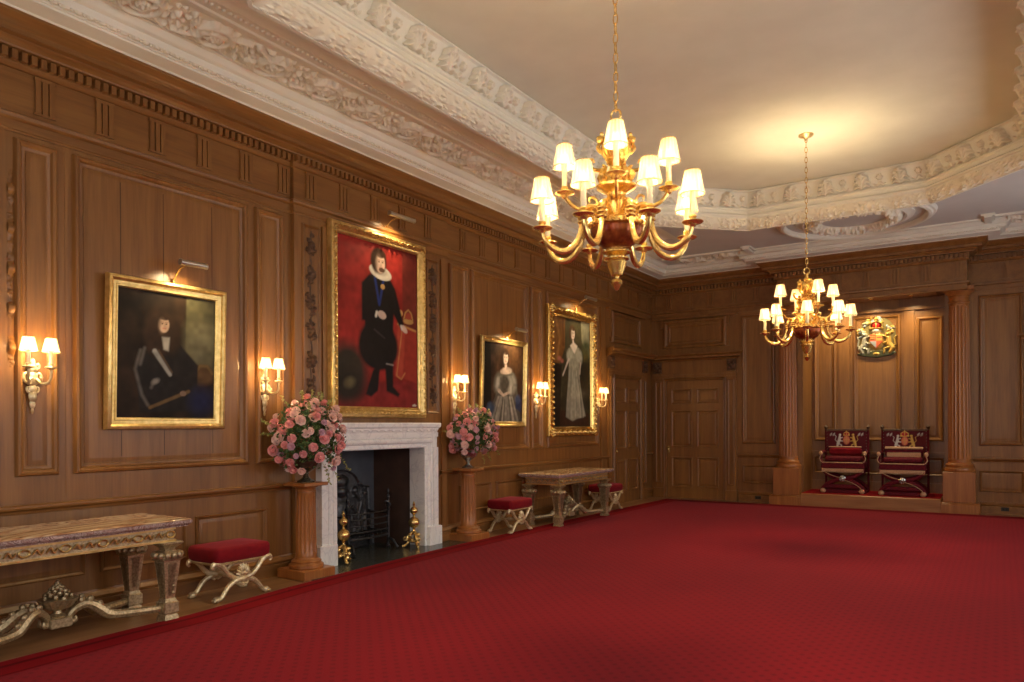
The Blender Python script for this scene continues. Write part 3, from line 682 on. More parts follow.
# ---- columns
def flute(a, z, r):
    k = (a*20/(2*PI)) % 1.0; return 1 - .075*max(0, math.sin(PI*k))**.6 if .90 < z < 3.46 else 1
def column(name, label, cx):
    t = thing(name, label, 'column', (cx, 14.62, 0), 0, None)
    MB().bbox(-.295,.295,-.29,.07,0,.165,.01).bbox(-.285,.285,-.28,.07,.165,.185,.008).bbox(-.235,.235,-.235,.06,.185,.69,.006).build('pedestal', M['column'], t)
    MB().lathe([(.225,.69),(.232,.70),(.236,.725),(.228,.75),(.21,.755),(.20,.765),(.205,.785),(.212,.80),(.205,.815),(.185,.82),(.17,.84)], seg=40).build('base', M['column'], t)
    zs = [.84,.86,.90,.905] + [.95 + k*.25 for k in range(10)] + [3.455,3.46,3.50]
    MB().lathe([(.170 if z < 1.2 else .170-.022*((z-1.2)/2.3)**1.4, z) for z in zs], seg=160, flute=flute).build('shaft', M['column'], t)
    MB().lathe([(.148,3.50),(.160,3.505),(.165,3.52),(.160,3.535),(.148,3.54),(.148,3.60),(.152,3.605),(.158,3.62),(.152,3.63),(.165,3.65),(.195,3.68),(.205,3.70)], seg=40).bbox(-.225,.225,-.225,.07,3.70,3.775,.008).build('capital', M['column'], t)
    MB().box(-.19+(0.0 if cx < CX_ else 0), .19, .05, .075, .2, 3.775).build('backing_pilaster', M['wood'], t, smooth=False)
    return t
column('fluted_column', 'tall fluted wooden column between the door and the throne recess', 2.785)
column('fluted_column', 'tall fluted wooden column at the right end of the throne dais', 5.545)
for x, lb in ((2.20, 'small dark socket in the skirting left of the columns'), (6.18, 'small dark socket in the skirting at the far right')):
    t = thing('wall_socket', lb, 'socket', (x, YB-.036, .085))
    MB().bbox(-.055,.055,-.008,.0,-.03,.03,.003).build('cover_plate', M['black'], t)
    for q in (-.022, .022):
        o = MB().lathe([(.011,0),(.011,.003)], (0,0,0), 10).build('socket_hole', M['gap'], t); o.rotation_euler = (PI/2,0,0); o.location = (q,-.0082,0)

# ---- carved oak drops
def carved_drop(label, plane, y, z0, z1, w, seed, mat='carved', dp=1.0):
    r = random.Random(seed); h = z1-z0; P = Painter(w, h, int(w/.008), int(h/.008))
    P.stroke([(w/2+.01*math.sin(k*1.3), h*k/20) for k in range(21)], .008, None, .012)
    n = int(h/.27)
    for k in range(n):
        cy = h*(k+.5)/n
        for j in range(13): a = r.uniform(0, 2*PI); q = r.uniform(.01,.055)*w/.16; P.ell(w/2+q*math.cos(a), cy+q*1.7*math.sin(a), .028, .018, None, r.uniform(0,3), .1, r.uniform(.03,.05))
        P.ell(w/2, cy, .034, .042, None, 0, .1, .06)
        for j in range(9): P.ell(w/2+r.uniform(-.055,.055)*w/.16, cy+r.uniform(-.12,.12), .026, .012, None, r.uniform(0,3), .1, .024)
    X, Y = P.X, P.Y
    o = grid_obj('carved_drop', M[mat], np.stack([plane+P.H*dp, y-w/2+X, z0+Y], -1), keep=P.H > .001); tag(o, label, 'wood carving')
carved_drop('carved oak drop of fruit in the panel left of the tallest portrait', .051, 5.43, 1.75, 3.56, .16, 3)
carved_drop('carved oak drop of fruit in the panel right of the tallest portrait', .051, 7.435, 1.75, 3.56, .16, 4)
carved_drop('narrow carved oak strip at the far left edge of the wall', .001, 2.60, 1.95, 3.42, .05, 5, 'wood', .5)

# ---- framed portraits
SK = (.62, .42, .30)
def shade_of(c, k): return tuple(v*k for v in c)
def face(P, x, y, r, hair, skin=SK, turn=.12):
    P.ell(x-.15*r, y+.25*r, 1.25*r, 1.35*r, hair); P.ell(x+turn*r, y, .72*r, 1.0*r, skin)
    P.ell(x-.62*r, y+.1*r, .35*r, 1.0*r, hair, 0, .4, al=.8); P.ell(x+.15*r, y+.95*r, .8*r, .4*r, hair, 0, .2)
    P.ell(x-.15*r, y-.15*r, .38*r, .7*r, tuple(v*.8 for v in skin), 0, .8, al=.5)
    for e in (-.22, .36): P.ell(x+(turn+e)*r, y+.12*r, .12*r, .07*r, (.03,.02,.015), 0, .3); P.stroke([(x+(turn+e-.14)*r, y+.28*r), (x+(turn+e+.14)*r, y+.30*r)], .03*r, (.1,.05,.03))
    P.stroke([(x+(turn+.1)*r, y+.15*r), (x+(turn+.17)*r, y-.2*r), (x+(turn+.05)*r, y-.24*r)], .035*r, tuple(v*.66 for v in skin))
    P.stroke([(x+(turn-.12)*r, y-.48*r), (x+(turn+.28)*r, y-.47*r)], .05*r, (.35,.08,.06))
def paint_armour(w, h):
    P = Painter(w, h, 120, 132, (.020,.011,.006)); P.noise(.6, .12)
    P.poly([(w*.68,h*.38),(w*1.0,h*.36),(w,h),(w*.68,h)], (.075,.065,.032)); P.ell(w*.86,h*.66,w*.16,h*.14,(.17,.15,.085),.3,.7,al=.7); P.ell(w*.8,h*.52,w*.12,h*.1,(.11,.10,.06),0,.8,al=.7)
    P.ell(w*.88,h*.36,w*.12,h*.08,(.085,.045,.018),0,.3); P.stroke([(w*.78,h*.36),(w*.84,h*.44),(w*.92,h*.44),(w*.98,h*.38)],.012,(.14,.085,.03))
    P.poly([(w*.18,h*.40),(w*.34,h*.58),(w*.62,h*.60),(w*.82,h*.44),(w*.80,h*.06),(w*.22,h*.04)], (.014,.011,.010)); P.ell(w*.86,h*.14,w*.13,h*.11,(.010,.012,.045),0,.5)
    P.ell(w*.40,h*.68,w*.15,h*.19,(.034,.018,.010),0,.2); P.ell(w*.35,h*.61,w*.09,h*.12,(.030,.016,.009),.2,.3); P.ell(w*.55,h*.64,w*.07,h*.13,(.028,.015,.008),-.1,.3); face(P, w*.44, h*.75, w*.075, (.030,.016,.009), (.45,.30,.21))
    P.poly([(w*.43,h*.65),(w*.51,h*.65),(w*.50,h*.54),(w*.45,h*.55)], (.34,.31,.26))
    P.stroke([(w*.36,h*.53),(w*.52,h*.35)],[.022,.016],(.26,.25,.23)); P.stroke([(w*.40,h*.54),(w*.54,h*.37)],.006,(.10,.06,.03))
    for pts in ([(.22,.53),(.17,.38),(.24,.18),(.30,.10)], [(.26,.55),(.22,.42)], [(.36,.30),(.33,.24)]): P.stroke([(w*a,h*c) for a,c in pts], [.007]*len(pts), (.13,.12,.11), soft=.016)
    P.stroke([(w*.32,h*.08),(w*.72,h*.22)], .014, (.12,.075,.03)); P.ell(w*.37,h*.29,w*.04,h*.02,(.20,.19,.17),.5,.5)
    P.ell(w*.66,h*.20,w*.035,h*.022,(.20,.13,.09)); P.noise(.25, .05); return P
def paint_black_suit(w, h):
    red = (.27,.022,.017); P = Painter(w, h, 120, 178, red); Y0 = P.Y.copy(); P.noise(.25, .35); P.noise(.12, .06, (4, 1))
    P.poly([(w*.80,h*.40),(w,h*.40),(w,h),(w*.80,h)], (.14,.022,.016))
    P.poly([(0,0),(w,0),(w,h*.17),(0,h*.14)], (.22,.022,.020)); P.noise(.2, .08)
    P.ell(w*.12,h*.21,w*.22,h*.16,(.035,.028,.020),.2,.3); P.ell(w*.12,h*.12,w*.18,h*.10,(.022,.018,.014),0,.4); P.ell(w*.14,h*.14,w*.06,h*.03,(.12,.10,.05),.3,.5)
    P.poly([(w*.72,h*.53),(w*1.0,h*.50),(w,h*.16),(w*.70,h*.20)], (.30,.035,.022)); P.poly([(w*.74,h*.53),(w*.84,h*.52),(w*.80,h*.18),(w*.70,h*.20)], (.40,.06,.035))
    P.stroke([(w*.74,h*.53),(w*.98,h*.50)],.012,(.55,.28,.09)); P.stroke([(w*.80,h*.52),(w*.72,h*.20),(w*.78,h*.18),(w*.83,h*.22)],.008,(.50,.22,.08))
    P.ell(w*.88,h*.555,w*.07,h*.018,(.42,.24,.08)); P.ell(w*.88,h*.59,w*.06,h*.022,(.30,.05,.03)); P.stroke([(w*.82,h*.57),(w*.84,h*.61),(w*.88,h*.63),(w*.92,h*.61),(w*.94,h*.57)],.008,(.50,.30,.10)); P.ell(w*.77,h*.60,w*.035,h*.022,(.55,.34,.12))
    bl = (.012,.009,.009); P.Y = np.where(Y0 > h*.36, h*.36 + (Y0-h*.36)/1.13, Y0); P.X = w*.5 + (P.X-w*.5)/1.08
    P.poly([(w*.42,h*.22),(w*.34,h*.075),(w*.40,h*.06),(w*.48,h*.10),(w*.51,h*.28)], bl); P.poly([(w*.56,h*.30),(w*.58,h*.10),(w*.72,h*.065),(w*.74,h*.085),(w*.66,h*.13),(w*.66,h*.30)], bl)
    P.ell(w*.49,h*.37,w*.23,h*.145,bl,0,.08); P.poly([(w*.32,h*.70),(w*.42,h*.765),(w*.60,h*.765),(w*.68,h*.70),(w*.66,h*.42),(w*.34,h*.42)], bl)
    P.poly([(w*.30,h*.70),(w*.40,h*.76),(w*.38,h*.56),(w*.50,h*.535),(w*.50,h*.50),(w*.30,h*.50)], bl); P.poly([(w*.60,h*.76),(w*.69,h*.70),(w*.80,h*.50),(w*.76,h*.48),(w*.62,h*.60)], bl)
    P.stroke([(w*.45,h*.74),(w*.50,h*.60),(w*.55,h*.74)],.016,(.02,.035,.17)); P.ell(w*.54,h*.70,w*.025,h*.014,(.5,.3,.1))
    P.ell(w*.515,h*.775,w*.13,h*.038,(.66,.60,.50),-.15,.06); P.ell(w*.515,h*.785,w*.085,h*.024,(.48,.42,.34),-.15,.2); face(P, w*.505, h*.825, w*.075, (.035,.015,.008), (.62,.42,.32))
    P.ell(w*.53,h*.790,w*.035,h*.012,(.10,.05,.03)); P.ell(w*.53,h*.545,w*.05,h*.022,(.60,.46,.38),-.2); P.stroke([(w*.47,h*.555),(w*.46,h*.535)],.016,(.68,.64,.55)); P.ell(w*.80,h*.485,w*.045,h*.017,(.60,.44,.35),-.6); P.stroke([(w*.76,h*.50),(w*.77,h*.485)],.014,(.68,.64,.55))
    P.stroke([(w*.58,h*.27),(w*.66,h*.265)],.006,(.35,.34,.33)); P.stroke([(w*.44,h*.46),(w*.56,h*.42)],.006,(.06,.05,.05)); P.Y = Y0; P.X = w*.5 + (P.X-w*.5)*1.08; P.ell(w*.96,h*.015,w*.03,h*.008,(.6,.55,.45)); P.noise(.12,.05); return P
def paint_silver_dress(w, h):
    P = Painter(w, h, 110, 140, (.045,.022,.012)); P.noise(.5,.12); P.ell(w*.75,h*.8,w*.3,h*.3,(.11,.05,.02),0,.8,al=.7); P.poly([(0,0),(w*.22,0),(w*.16,h),(0,h)],(.010,.006,.004))
    sv = (.30,.27,.22)
    P.poly([(w*.34,h*.56),(w*.50,h*.66),(w*.76,h*.64),(w*.84,h*.48),(w*.92,h*.22),(w*.98,h*.0),(w*.10,h*.0),(w*.20,h*.18),(w*.32,h*.36)], (.10,.085,.065))
    for k in range(34): x = R.uniform(.14,.92); P.stroke([(w*(x*.5+.28), h*.32), (w*x, 0)], [.008,.016], shade_of(sv, R.uniform(.5,1.5)), soft=.012, al=.8)
    P.ell(w*.70,h*.50,w*.13,h*.13,sv,.3,.3); P.ell(w*.66,h*.46,w*.05,h*.11,(.46,.42,.35),.3,.5); P.ell(w*.36,h*.50,w*.09,h*.12,(.20,.18,.14),-.3,.4); P.ell(w*.35,h*.49,w*.04,h*.08,(.38,.34,.28),-.3,.5)
    P.ell(w*.54,h*.50,w*.12,h*.10,(.075,.06,.045),0,.3); P.stroke([(w*.38,h*.40),(w*.50,h*.34),(w*.64,h*.38)],[.03,.022,.02],(.50,.38,.29)); 
    P.poly([(w*.84,h*.34),(w*.98,h*.30),(w*.97,h*.12),(w*.82,h*.18)],(.03,.04,.09)); P.ell(w*.88,h*.30,w*.07,h*.05,(.07,.09,.17),0,.5); P.ell(w*.20,h*.16,w*.10,h*.07,(.03,.045,.09),.4,.5); P.ell(w*.16,h*.2,w*.05,h*.04,(.06,.09,.15),.4,.6)
    P.ell(w*.56,h*.655,w*.14,h*.05,(.64,.48,.37),.1,.2); P.stroke([(w*.54,h*.77),(w*.56,h*.66)],[.028,.034],(.64,.48,.37)); face(P, w*.53, h*.82, w*.085, (.035,.016,.008), (.68,.50,.39)); P.ell(w*.44,h*.77,w*.04,h*.09,(.03,.014,.007),0,.4)
    P.stroke([(w*.40,h*.60),(w*.56,h*.60),(w*.72,h*.62)],.014,(.14,.12,.09)); P.noise(.25,.04); return P
def paint_tall_gown(w, h):
    P = Painter(w, h, 110, 186, (.055,.045,.022)); P.noise(.4,.2); P.poly([(0,0),(w,0),(w,h*.12),(0,h*.16)],(.05,.022,.012)); P.poly([(w*.6,h*.18),(w,h*.16),(w,h*.62),(w*.62,h*.6)],(.028,.024,.014))
    P.poly([(w*.78,h*.80),(w,h*.66),(w,h),(w*.76,h)],(.24,.22,.14)); P.ell(w*.9,h*.7,w*.12,h*.06,(.07,.075,.03),0,.6); P.ell(w*.90,h*.78,w*.1,h*.04,(.06,.07,.03),0,.6)
    P.poly([(0,h),(w*.34,h),(w*.32,h*.72),(w*.20,h*.58),(0,h*.55)],(.20,.085,.022)); P.stroke([(w*.10,h*.98),(w*.20,h*.80),(w*.12,h*.62)],.03,(.34,.16,.045),soft=.03); P.stroke([(w*.28,h*.98),(w*.28,h*.74)],.016,(.09,.03,.01),soft=.02)
    P.poly([(0,0),(w*.18,0),(w*.24,h*.56),(0,h*.58)],(.022,.014,.008)); P.ell(w*.18,h*.62,w*.05,h*.02,(.45,.16,.10),0,.4); P.ell(w*.25,h*.60,w*.04,h*.02,(.36,.12,.08),0,.4)
    g = (.34,.32,.235)
    P.poly([(w*.42,h*.72),(w*.56,h*.77),(w*.70,h*.74),(w*.70,h*.56),(w*.74,h*.34),(w*.88,h*.10),(w*.62,h*.07),(w*.52,h*.05),(w*.34,h*.09),(w*.40,h*.40),(w*.43,h*.56)], g)
    for k in range(30): x = R.uniform(.36,.84); P.stroke([(w*(x*.35+.36), h*.56), (w*(x*.8+.11), h*.30), (w*x, h*.09)], [.006,.012,.012], shade_of(g, R.uniform(.45,1.45)), soft=.012, al=.75)
    P.ell(w*.44,h*.66,w*.07,h*.06,(.42,.40,.30),-.4,.3); P.ell(w*.72,h*.66,w*.07,h*.07,(.38,.35,.27),.3,.3); P.stroke([(w*.42,h*.62),(w*.34,h*.54),(w*.27,h*.47)],[.026,.020,.018],(.62,.52,.42)); P.stroke([(w*.74,h*.60),(w*.72,h*.50)],.02,(.55,.46,.36))
    P.poly([(w*.46,h*.75),(w*.55,h*.79),(w*.66,h*.76),(w*.58,h*.68)],(.68,.58,.48)); P.stroke([(w*.54,h*.82),(w*.55,h*.76)],[.022,.028],(.66,.55,.45)); face(P, w*.53, h*.865, w*.07, (.07,.035,.015), (.70,.56,.46)); P.noise(.2,.05); return P

def portrait(name, label, y0, y1, z0, z1, painter, prof, x=.02, tilt=0, orn=0, mat='frame_gold', light=True, lg=1, parts=None):
    w, h = y1-y0, z1-z0; t = thing(name, label, 'painting', (x, (y0+y1)/2, z0)); t.rotation_euler = (0, tilt, 0)
    fw = prof[-1][0]
    b = MB(); b.m = LEFT.copy(); b.rectframe(-w/2, 0, w/2, h, [(.0,0)] + prof)
    b.box(-w/2+.01, w/2-.01, .0, .008, .01, h-.01)
    b.build('frame', M[mat], t, angle=30)
    if orn:                                            # carved leaves all the way round the moulding
        b = MB(); b.m = LEFT.copy(); d = fw*.42; nmax = max(q for _, q in prof)
        per = [(-w/2+d, d, w/2-d, d), (w/2-d, d, w/2-d, h-d), (w/2-d, h-d, -w/2+d, h-d), (-w/2+d, h-d, -w/2+d, d)]
        for xa, za, xb, zb in per:
            L = math.hypot(xb-xa, zb-za); k = int(L/orn); a = math.atan2(zb-za, xb-xa)
            for j in range(k):
                f = (j+.5)/k; px, pz = xa+(xb-xa)*f, za+(zb-za)*f; e = 1 if j % 2 else -1
                ca, sa = math.cos(a+e*.7), math.sin(a+e*.7); r = orn*.42
                b.tube([(px-ca*r, nmax-.004, pz-sa*r), (px, nmax+.018, pz), (px+ca*r, nmax-.002, pz+sa*r)], [.006, orn*.22, .004], 6)
                b.ball((px-sa*.3*fw*e, nmax-.006, pz+ca*.3*fw*e), orn*.16, 6, 4)
        if lg > 1:
            for sx in (-1, 1):
                for zz in (d, h-d):
                    for q in range(7): a = q*PI*2/7; b.ball((sx*(w/2-d)+.05*math.cos(a), nmax, zz+.05*math.sin(a)), .032, 8, 5)
                    b.ball((sx*(w/2-d), nmax+.01, zz), .035, 8, 6)
        b.build('carved_ornament', M[mat], t)
    # a twisted inner slip of bright beads
    b = MB(); b.m = LEFT.copy(); i = fw-.012; nn = prof[-1][1]+.004
    for xa, za, xb, zb in ((-w/2+i,i,w/2-i,i),(w/2-i,i,w/2-i,h-i),(w/2-i,h-i,-w/2+i,h-i),(-w/2+i,h-i,-w/2+i,i)):
        L = math.hypot(xb-xa, zb-za); k = int(L/.03)
        for j in range(k): f = (j+.5)/k; b.ball((xa+(xb-xa)*f, nn, za+(zb-za)*f), .009, 5, 4)
    b.build('beaded_slip', M['palegold'], t)
    P = painter(w-2*fw, h-2*fw)
    o = grid_obj('canvas', M['canvas'], np.stack([np.full(P.X.shape, prof[-1][1]*.6+.002), P.X-w/2+fw, P.Y+fw], -1), P.col, t, smooth=False)
    return t
PLAIN = [(.0,.035),(.008,.055),(.03,.062),(.045,.05),(.05,.036),(.075,.030),(.08,.036),(.09,.034),(.10,.02)]
portrait('portrait_painting', 'gold framed dark portrait of a seated person in armour with long dark hair', 3.26, 4.365, 1.485, 2.76, paint_armour, PLAIN, .02, .035)
ORN = [(.0,.05),(.012,.072),(.04,.078),(.07,.062),(.085,.045),(.10,.04),(.105,.05),(.115,.045),(.125,.03)]
portrait('portrait_painting', 'tall carved gold framed portrait of a standing person in black against red, over the fireplace', 5.64, 7.22, 1.60, 3.74, paint_black_suit, ORN, .066, .0, .055)
portrait('portrait_painting', 'smaller gold framed half-length portrait of a person in a silver dress', 8.47, 9.66, 1.48, 2.77, paint_silver_dress, [(.0,.035),(.008,.05),(.02,.054),(.035,.045),(.05,.03),(.07,.035),(.08,.02)], .02, .03)
SWEPT = [(.0,.04),(.02,.07),(.06,.085),(.10,.065),(.13,.045),(.145,.05),(.16,.03)]
portrait('portrait_painting', 'tall narrow portrait of a standing person in a pale gown, ornate gold frame', 10.34, 11.98, 1.32, 3.46, paint_tall_gown, SWEPT, .02, .0, .085, 'gold', True, 2)

def picture_light(label, y, z, reach, up, ln):
    t = thing('picture_light', label, 'picture light', (.03, y, z))
    MB().tube([(0,0,0),(reach*.5,.0,up*.8),(reach,.05,up)], .007, 8).tube([(0,-.0,-.03),(0,0,.02)], .014, 8).build('arm', M['brass'], t)
    b = MB(); a = [(reach, .05-ln/2, up), (reach, .05+ln/2, up)]; b.tube(a, .026, 12); b.tube([(reach-.0,.05-ln/2-.008,up),(reach,.05-ln/2+.002,up)], .029, 12); b.tube([(reach,.05+ln/2-.002,up),(reach,.05+ln/2+.008,up)], .029, 12)
    b.build('lamp_tube', M['steel'], t)
    SPOTS.append(((.03+reach-.0, y+.05, z+up-.035), (.0, y, z-.45), SPW))
picture_light('picture light on an arm above the portrait in armour', 3.88, 2.79, .22, .13, .24)
picture_light('picture light with a long tube above the tallest portrait over the fireplace', 6.55, 3.77, .26, .17, .42)
picture_light('small picture light above the portrait in a silver dress', 9.2, 2.80, .22, .10, .26)
picture_light('picture light above the tall portrait in the pale gown', 11.35, 3.50, .26, .16, .36)

# ---- lit shades shared by sconces and chandeliers
def shade_mesh(r0, r1, h, pleats=18):
    b = MB(); n = pleats*4
    rows = [(r0,0),(r0*.98+r1*.02,.02*h)] + [(r0+(r1-r0)*t, h*t) for t in (.2,.4,.6,.8,.97,1)]
    fl = lambda a, z, r: 1 + .028*(1 if int(a/(2*PI)*pleats*2+.001) % 2 else -1)
    v0 = len(b.v)
    for r, z in rows:
        for j in range(n): a = 2*PI*j/n; rr = r*(1+.022*math.sin(a*pleats)); b.v.append((rr*math.cos(a), rr*math.sin(a), z))
    for i in range(len(rows)-1):
        for j in range(n): k = (j+1) % n; b.f.append((i*n+j, i*n+k, (i+1)*n+k, (i+1)*n+j)); b.mi.append(0)
    b.cur = 1
    for r, z in ((r0, 0), (r1, h)): b.tube([(r*1.01*math.cos(2*PI*j/24), r*1.01*math.sin(2*PI*j/24), z) for j in range(24)], .0028, 5, True)
    return b
# ---- wall sconces
def sconce(label, y, z, k):
    t = thing('wall_sconce', label, 'wall sconce', (.01, y, z), 0, None)
    b = MB()                                             # back plate: scrolled cartouche with a pendant
    b.ball((.018,0,-.02),.045,12,8,(.5,.9,1.4)); b.ball((.02,0,-.10),.030,10,8,(.5,1,1.2)); b.ball((.02,0,-.155),.034,10,8,(.5,.9,1.3)); b.ball((.016,0,-.215),.022,8,6,(.5,1,1.6)); b.ball((.014,0,-.265),.012,8,6,(1,1,2))
    b.ball((.02,0,.05),.035,10,8,(.5,1.1,1.0)); b.ball((.018,0,.10),.022,8,6,(.5,1,1.6))
    for s in (-1, 1):
        b.tube([(.015,s*.02,-.06),(.02,s*.055,-.04),(.02,s*.06,.0),(.02,s*.04,.02),(.02,s*.025,.0),(.02,s*.035,-.015)], [.012,.012,.011,.009,.007,.005], 7)
        b.tube([(.015,s*.01,-.13),(.02,s*.035,-.12),(.02,s*.04,-.09),(.02,s*.022,-.085)], [.010,.010,.008,.004], 7)
        b.tube([(.015,s*.005,.07),(.02,s*.04,.09),(.02,s*.045,.06),(.02,s*.03,.055)], [.010,.011,.008,.004], 7)
    b.build('back_plate', M['palegold'], t)
    for s in (-1, 1):
        b = MB(); p = (.135, s*.078, .055)
        b.tube([(.03,s*.02,-.02),(.06,s*.035,-.055),(.10,s*.06,-.06),(.132,s*.076,-.025),(p[0],p[1],p[2]-.01)], [.012,.011,.010,.009,.010], 8)
        b.tube([(.07,s*.04,-.05),(.085,s*.03,-.02),(.07,s*.025,-.01)], [.007,.006,.004], 6)
        b.lathe([(.008,-.02),(.014,-.012),(.020,-.006),(.040,.0),(.043,.006),(.040,.009),(.016,.010),(.016,.022),(.021,.028),(.018,.036),(.0,.036)], p, 16)
        arm = b.build('arm', M['palegold'], t)
        MB().lathe([(.014,.034),(.0145,.13),(.010,.134),(.0,.134)], p, 12).build('candle_sleeve', M['candle'], arm)
        o = shade_mesh(.060,.037,.108,16).build('lamp_shade', [M['shade'], M['gold']], arm); o.location = (p[0], p[1], p[2]+.118)
        MB().ball((p[0],p[1],p[2]+.155), .016, 10, 8, (1,1,1.5)).build('bulb', M['bulb'], arm)
        BULBS.append(((.01+p[0], y+p[1], z+p[2]+.155+.0), k))
    return t
SC = 19
sconce('leftmost wall sconce with two pleated shades, left of the portrait in armour', 2.73, 1.895, SC)
sconce('two-shade gilt wall sconce between the portrait in armour and the fireplace portrait', 4.85, 1.895, SC)
sconce('two-shade gilt wall sconce just right of the fireplace portrait', 7.92, 1.895, SC)
sconce('two-shade gilt wall sconce between the silver-dress portrait and the tall gown portrait', 10.02, 1.895, SC)
sconce('two-shade gilt wall sconce nearest the corner door, right of the tall gown portrait', 12.17, 1.895, SC)

# ---- chandeliers
def make_chandelier(label, x, y, dz, rot):
    t = thing('chandelier', label, 'chandelier', (x, y, 2.32+dz), rot)
    z = lambda v: v-2.32
    b = MB(); b.lathe([(0,-.0),(.012,.006),(.020,.02),(.030,.035),(.036,.05),(.030,.065),(.014,.075),(.016,.085),(.035,.095),(.055,.15),(.062,.17),(.055,.175),(.058,.182),(.076,.19),(.076,.20),(.060,.208),(.052,.216),(.070,.224),(.086,.23),(.086,.238),(.066,.246),(.062,.262)], seg=32)
    b.build('finial', M['gold'], t)
    b = MB(); b.lathe([(.060,.255),(.085,.265),(.120,.288),(.148,.318),(.160,.348),(.160,.372),(.150,.385)], seg=96, flute=lambda a, zz, r: 1-.02*abs(math.sin(a*12)) if zz < .35 else 1).build('bowl', M['redbowl'], t)
    b = MB(); b.lathe([(.152,.383),(.164,.388),(.164,.412),(.150,.425),(.125,.435),(.085,.445),(.055,.45),(.052,.53),(.060,.545),(.068,.56),(.055,.575),(.06,.59),(.085,.605),(.118,.625),(.122,.638),(.100,.648),(.085,.655),(.080,.69),(.062,.72),(.036,.74),(.034,.76),(.055,.775),(.060,.78),(.055,.79),(.050,.80),(.075,.84),(.088,.88),(.086,.90),(.060,.925),(.034,.935),(.030,.955),(.040,.97),(.030,.985),(.018,1.0),(.02,1.03),(.0,1.05)], seg=48)
    for j in range(24): a = 2*PI*j/24; b.ball((.162*math.cos(a), .162*math.sin(a), .402), .014, 6, 5)
    for j in range(8): a = 2*PI*j/8 + .2; c, s = math.cos(a), math.sin(a); b.tube([(.075*c,.075*s,.66),(.098*c,.098*s,.70),(.080*c,.080*s,.74),(.10*c,.10*s,.755)], [.018,.022,.016,.005], 6)
    for j in range(4):
        a = PI/2*j + .55; c, s = math.cos(a), math.sin(a)
        b.ball((.092*c,.092*s,.92),.028,8,6); b.ball((.108*c,.108*s,.93),.014,6,5); b.ball((.088*c,.088*s,.955),.014,6,5); b.tube([(.085*c,.085*s,.84),(.11*c,.11*s,.87),(.10*c,.10*s,.90)], [.012,.014,.010], 6)
        b.tube([(.06*c,.06*s,.74),(.11*c,.11*s,.735),(.155*c,.155*s,.75),(.17*c,.17*s,.79),(.145*c,.145*s,.80),(.135*c,.135*s,.78)], [.014,.012,.012,.012,.009,.006], 7)
    for j in range(16): a = 2*PI*j/16; c, s = math.cos(a), math.sin(a); b.tube([(.058*c,.058*s,.80),(.082*c,.082*s,.85),(.084*c,.084*s,.89)], [.008,.013,.006], 5)
    b.build('baluster_stem', M['gold'], t)
    def arm(a, low):
        c, s = math.cos(a), math.sin(a); P = lambda r, zz: (r*c, r*s, zz)
        b = MB()
        if low:
            pts = [(.055,.44),(.10,.465),(.14,.495),(.172,.502),(.203,.485),(.218,.445),(.220,.41),(.226,.36),(.248,.295),(.288,.245),(.335,.222),(.385,.226),(.432,.255),(.463,.300),(.472,.340)]
            rad = [.016,.018,.018,.018,.018,.017,.016,.0165,.018,.020,.020,.019,.017,.014,.012]; R0, Z0 = .473, .345
            for zz in (.452,.427,.402): b.lathe([(.016,-.009),(.028,-.006),(.031,0),(.028,.006),(.016,.009)], P(.219, zz), 14)
            b.tube([P(.14,.41),P(.155,.44),P(.14,.465),P(.115,.46)], [.006,.010,.010,.006], 6)
        else:
            pts = [(.05,.56),(.09,.545),(.14,.515),(.19,.502),(.24,.515),(.28,.545),(.305,.58),(.313,.595)]
            rad = [.013,.013,.013,.013,.0125,.012,.012,.010]; R0, Z0 = .315, .603
            b.tube([P(.11,.535),P(.135,.575),P(.165,.57),P(.16,.545)], [.008,.010,.008,.004], 6); b.ball(P(.315,.595), .022, 8, 6)
        # smooth the arm with a Catmull-Rom pass
        q = []; rr = []
        for i in range(len(pts)-1):
            p0, p1, p2, p3 = (pts[max(i-1,0)], pts[i], pts[i+1], pts[min(i+2, len(pts)-1)])
            for u in (0, .5):
                f = lambda k: .5*((2*p1[k]) + (-p0[k]+p2[k])*u + (2*p0[k]-5*p1[k]+4*p2[k]-p3[k])*u*u + (-p0[k]+3*p1[k]-3*p2[k]+p3[k])*u**3)
                q.append(P(f(0), f(1))); rr.append(rad[i]*(1-u)+rad[i+1]*u)
        q.append(P(*pts[-1])); rr.append(rad[-1]); b.tube(q, rr, 10)
        b.lathe([(.012,-.022),(.020,-.014),(.024,-.006),(.052,.0),(.062,.008),(.060,.012),(.030,.010),(.020,.012),(.018,.03),(.024,.038),(.020,.048),(0,.048)], P(R0,Z0), 20)
        o = b.build('arm', M['brass'], t)
        MB().lathe([(.0165,.045),(.0165,.185),(.012,.19),(0,.19)], P(R0,Z0), 12).build('candle_sleeve', M['candle'], o)
        sh = shade_mesh(.070,.044,.135,16).build('lamp_shade', [M['shade'], M['gold']], o); sh.location = P(R0, Z0+.168)
        MB().ball(P(R0,Z0+.218), .02, 10, 8, (1,1,1.5)).build('bulb', M['bulb'], o)
        p = Matrix.Rotation(rot, 4, 'Z') @ Vector(P(R0,Z0+.218)); BULBS.append(((x+p.x, y+p.y, 2.32+dz+p.z), CHB))
    for j in range(8): arm(2*PI*j/8, True)
    for j in range(4): arm(2*PI*j/4 + PI/8, False)
    # chain up to the ceiling rose
    top = 4.93-2.32-dz; b = MB()
    b.tube([(.032*math.cos(u), 0, 1.07+.036*math.sin(u)) for u in [2*PI*k/16 for k in range(16)]], .007, 7, True)
    n = int((top-.05-1.10)/.058)
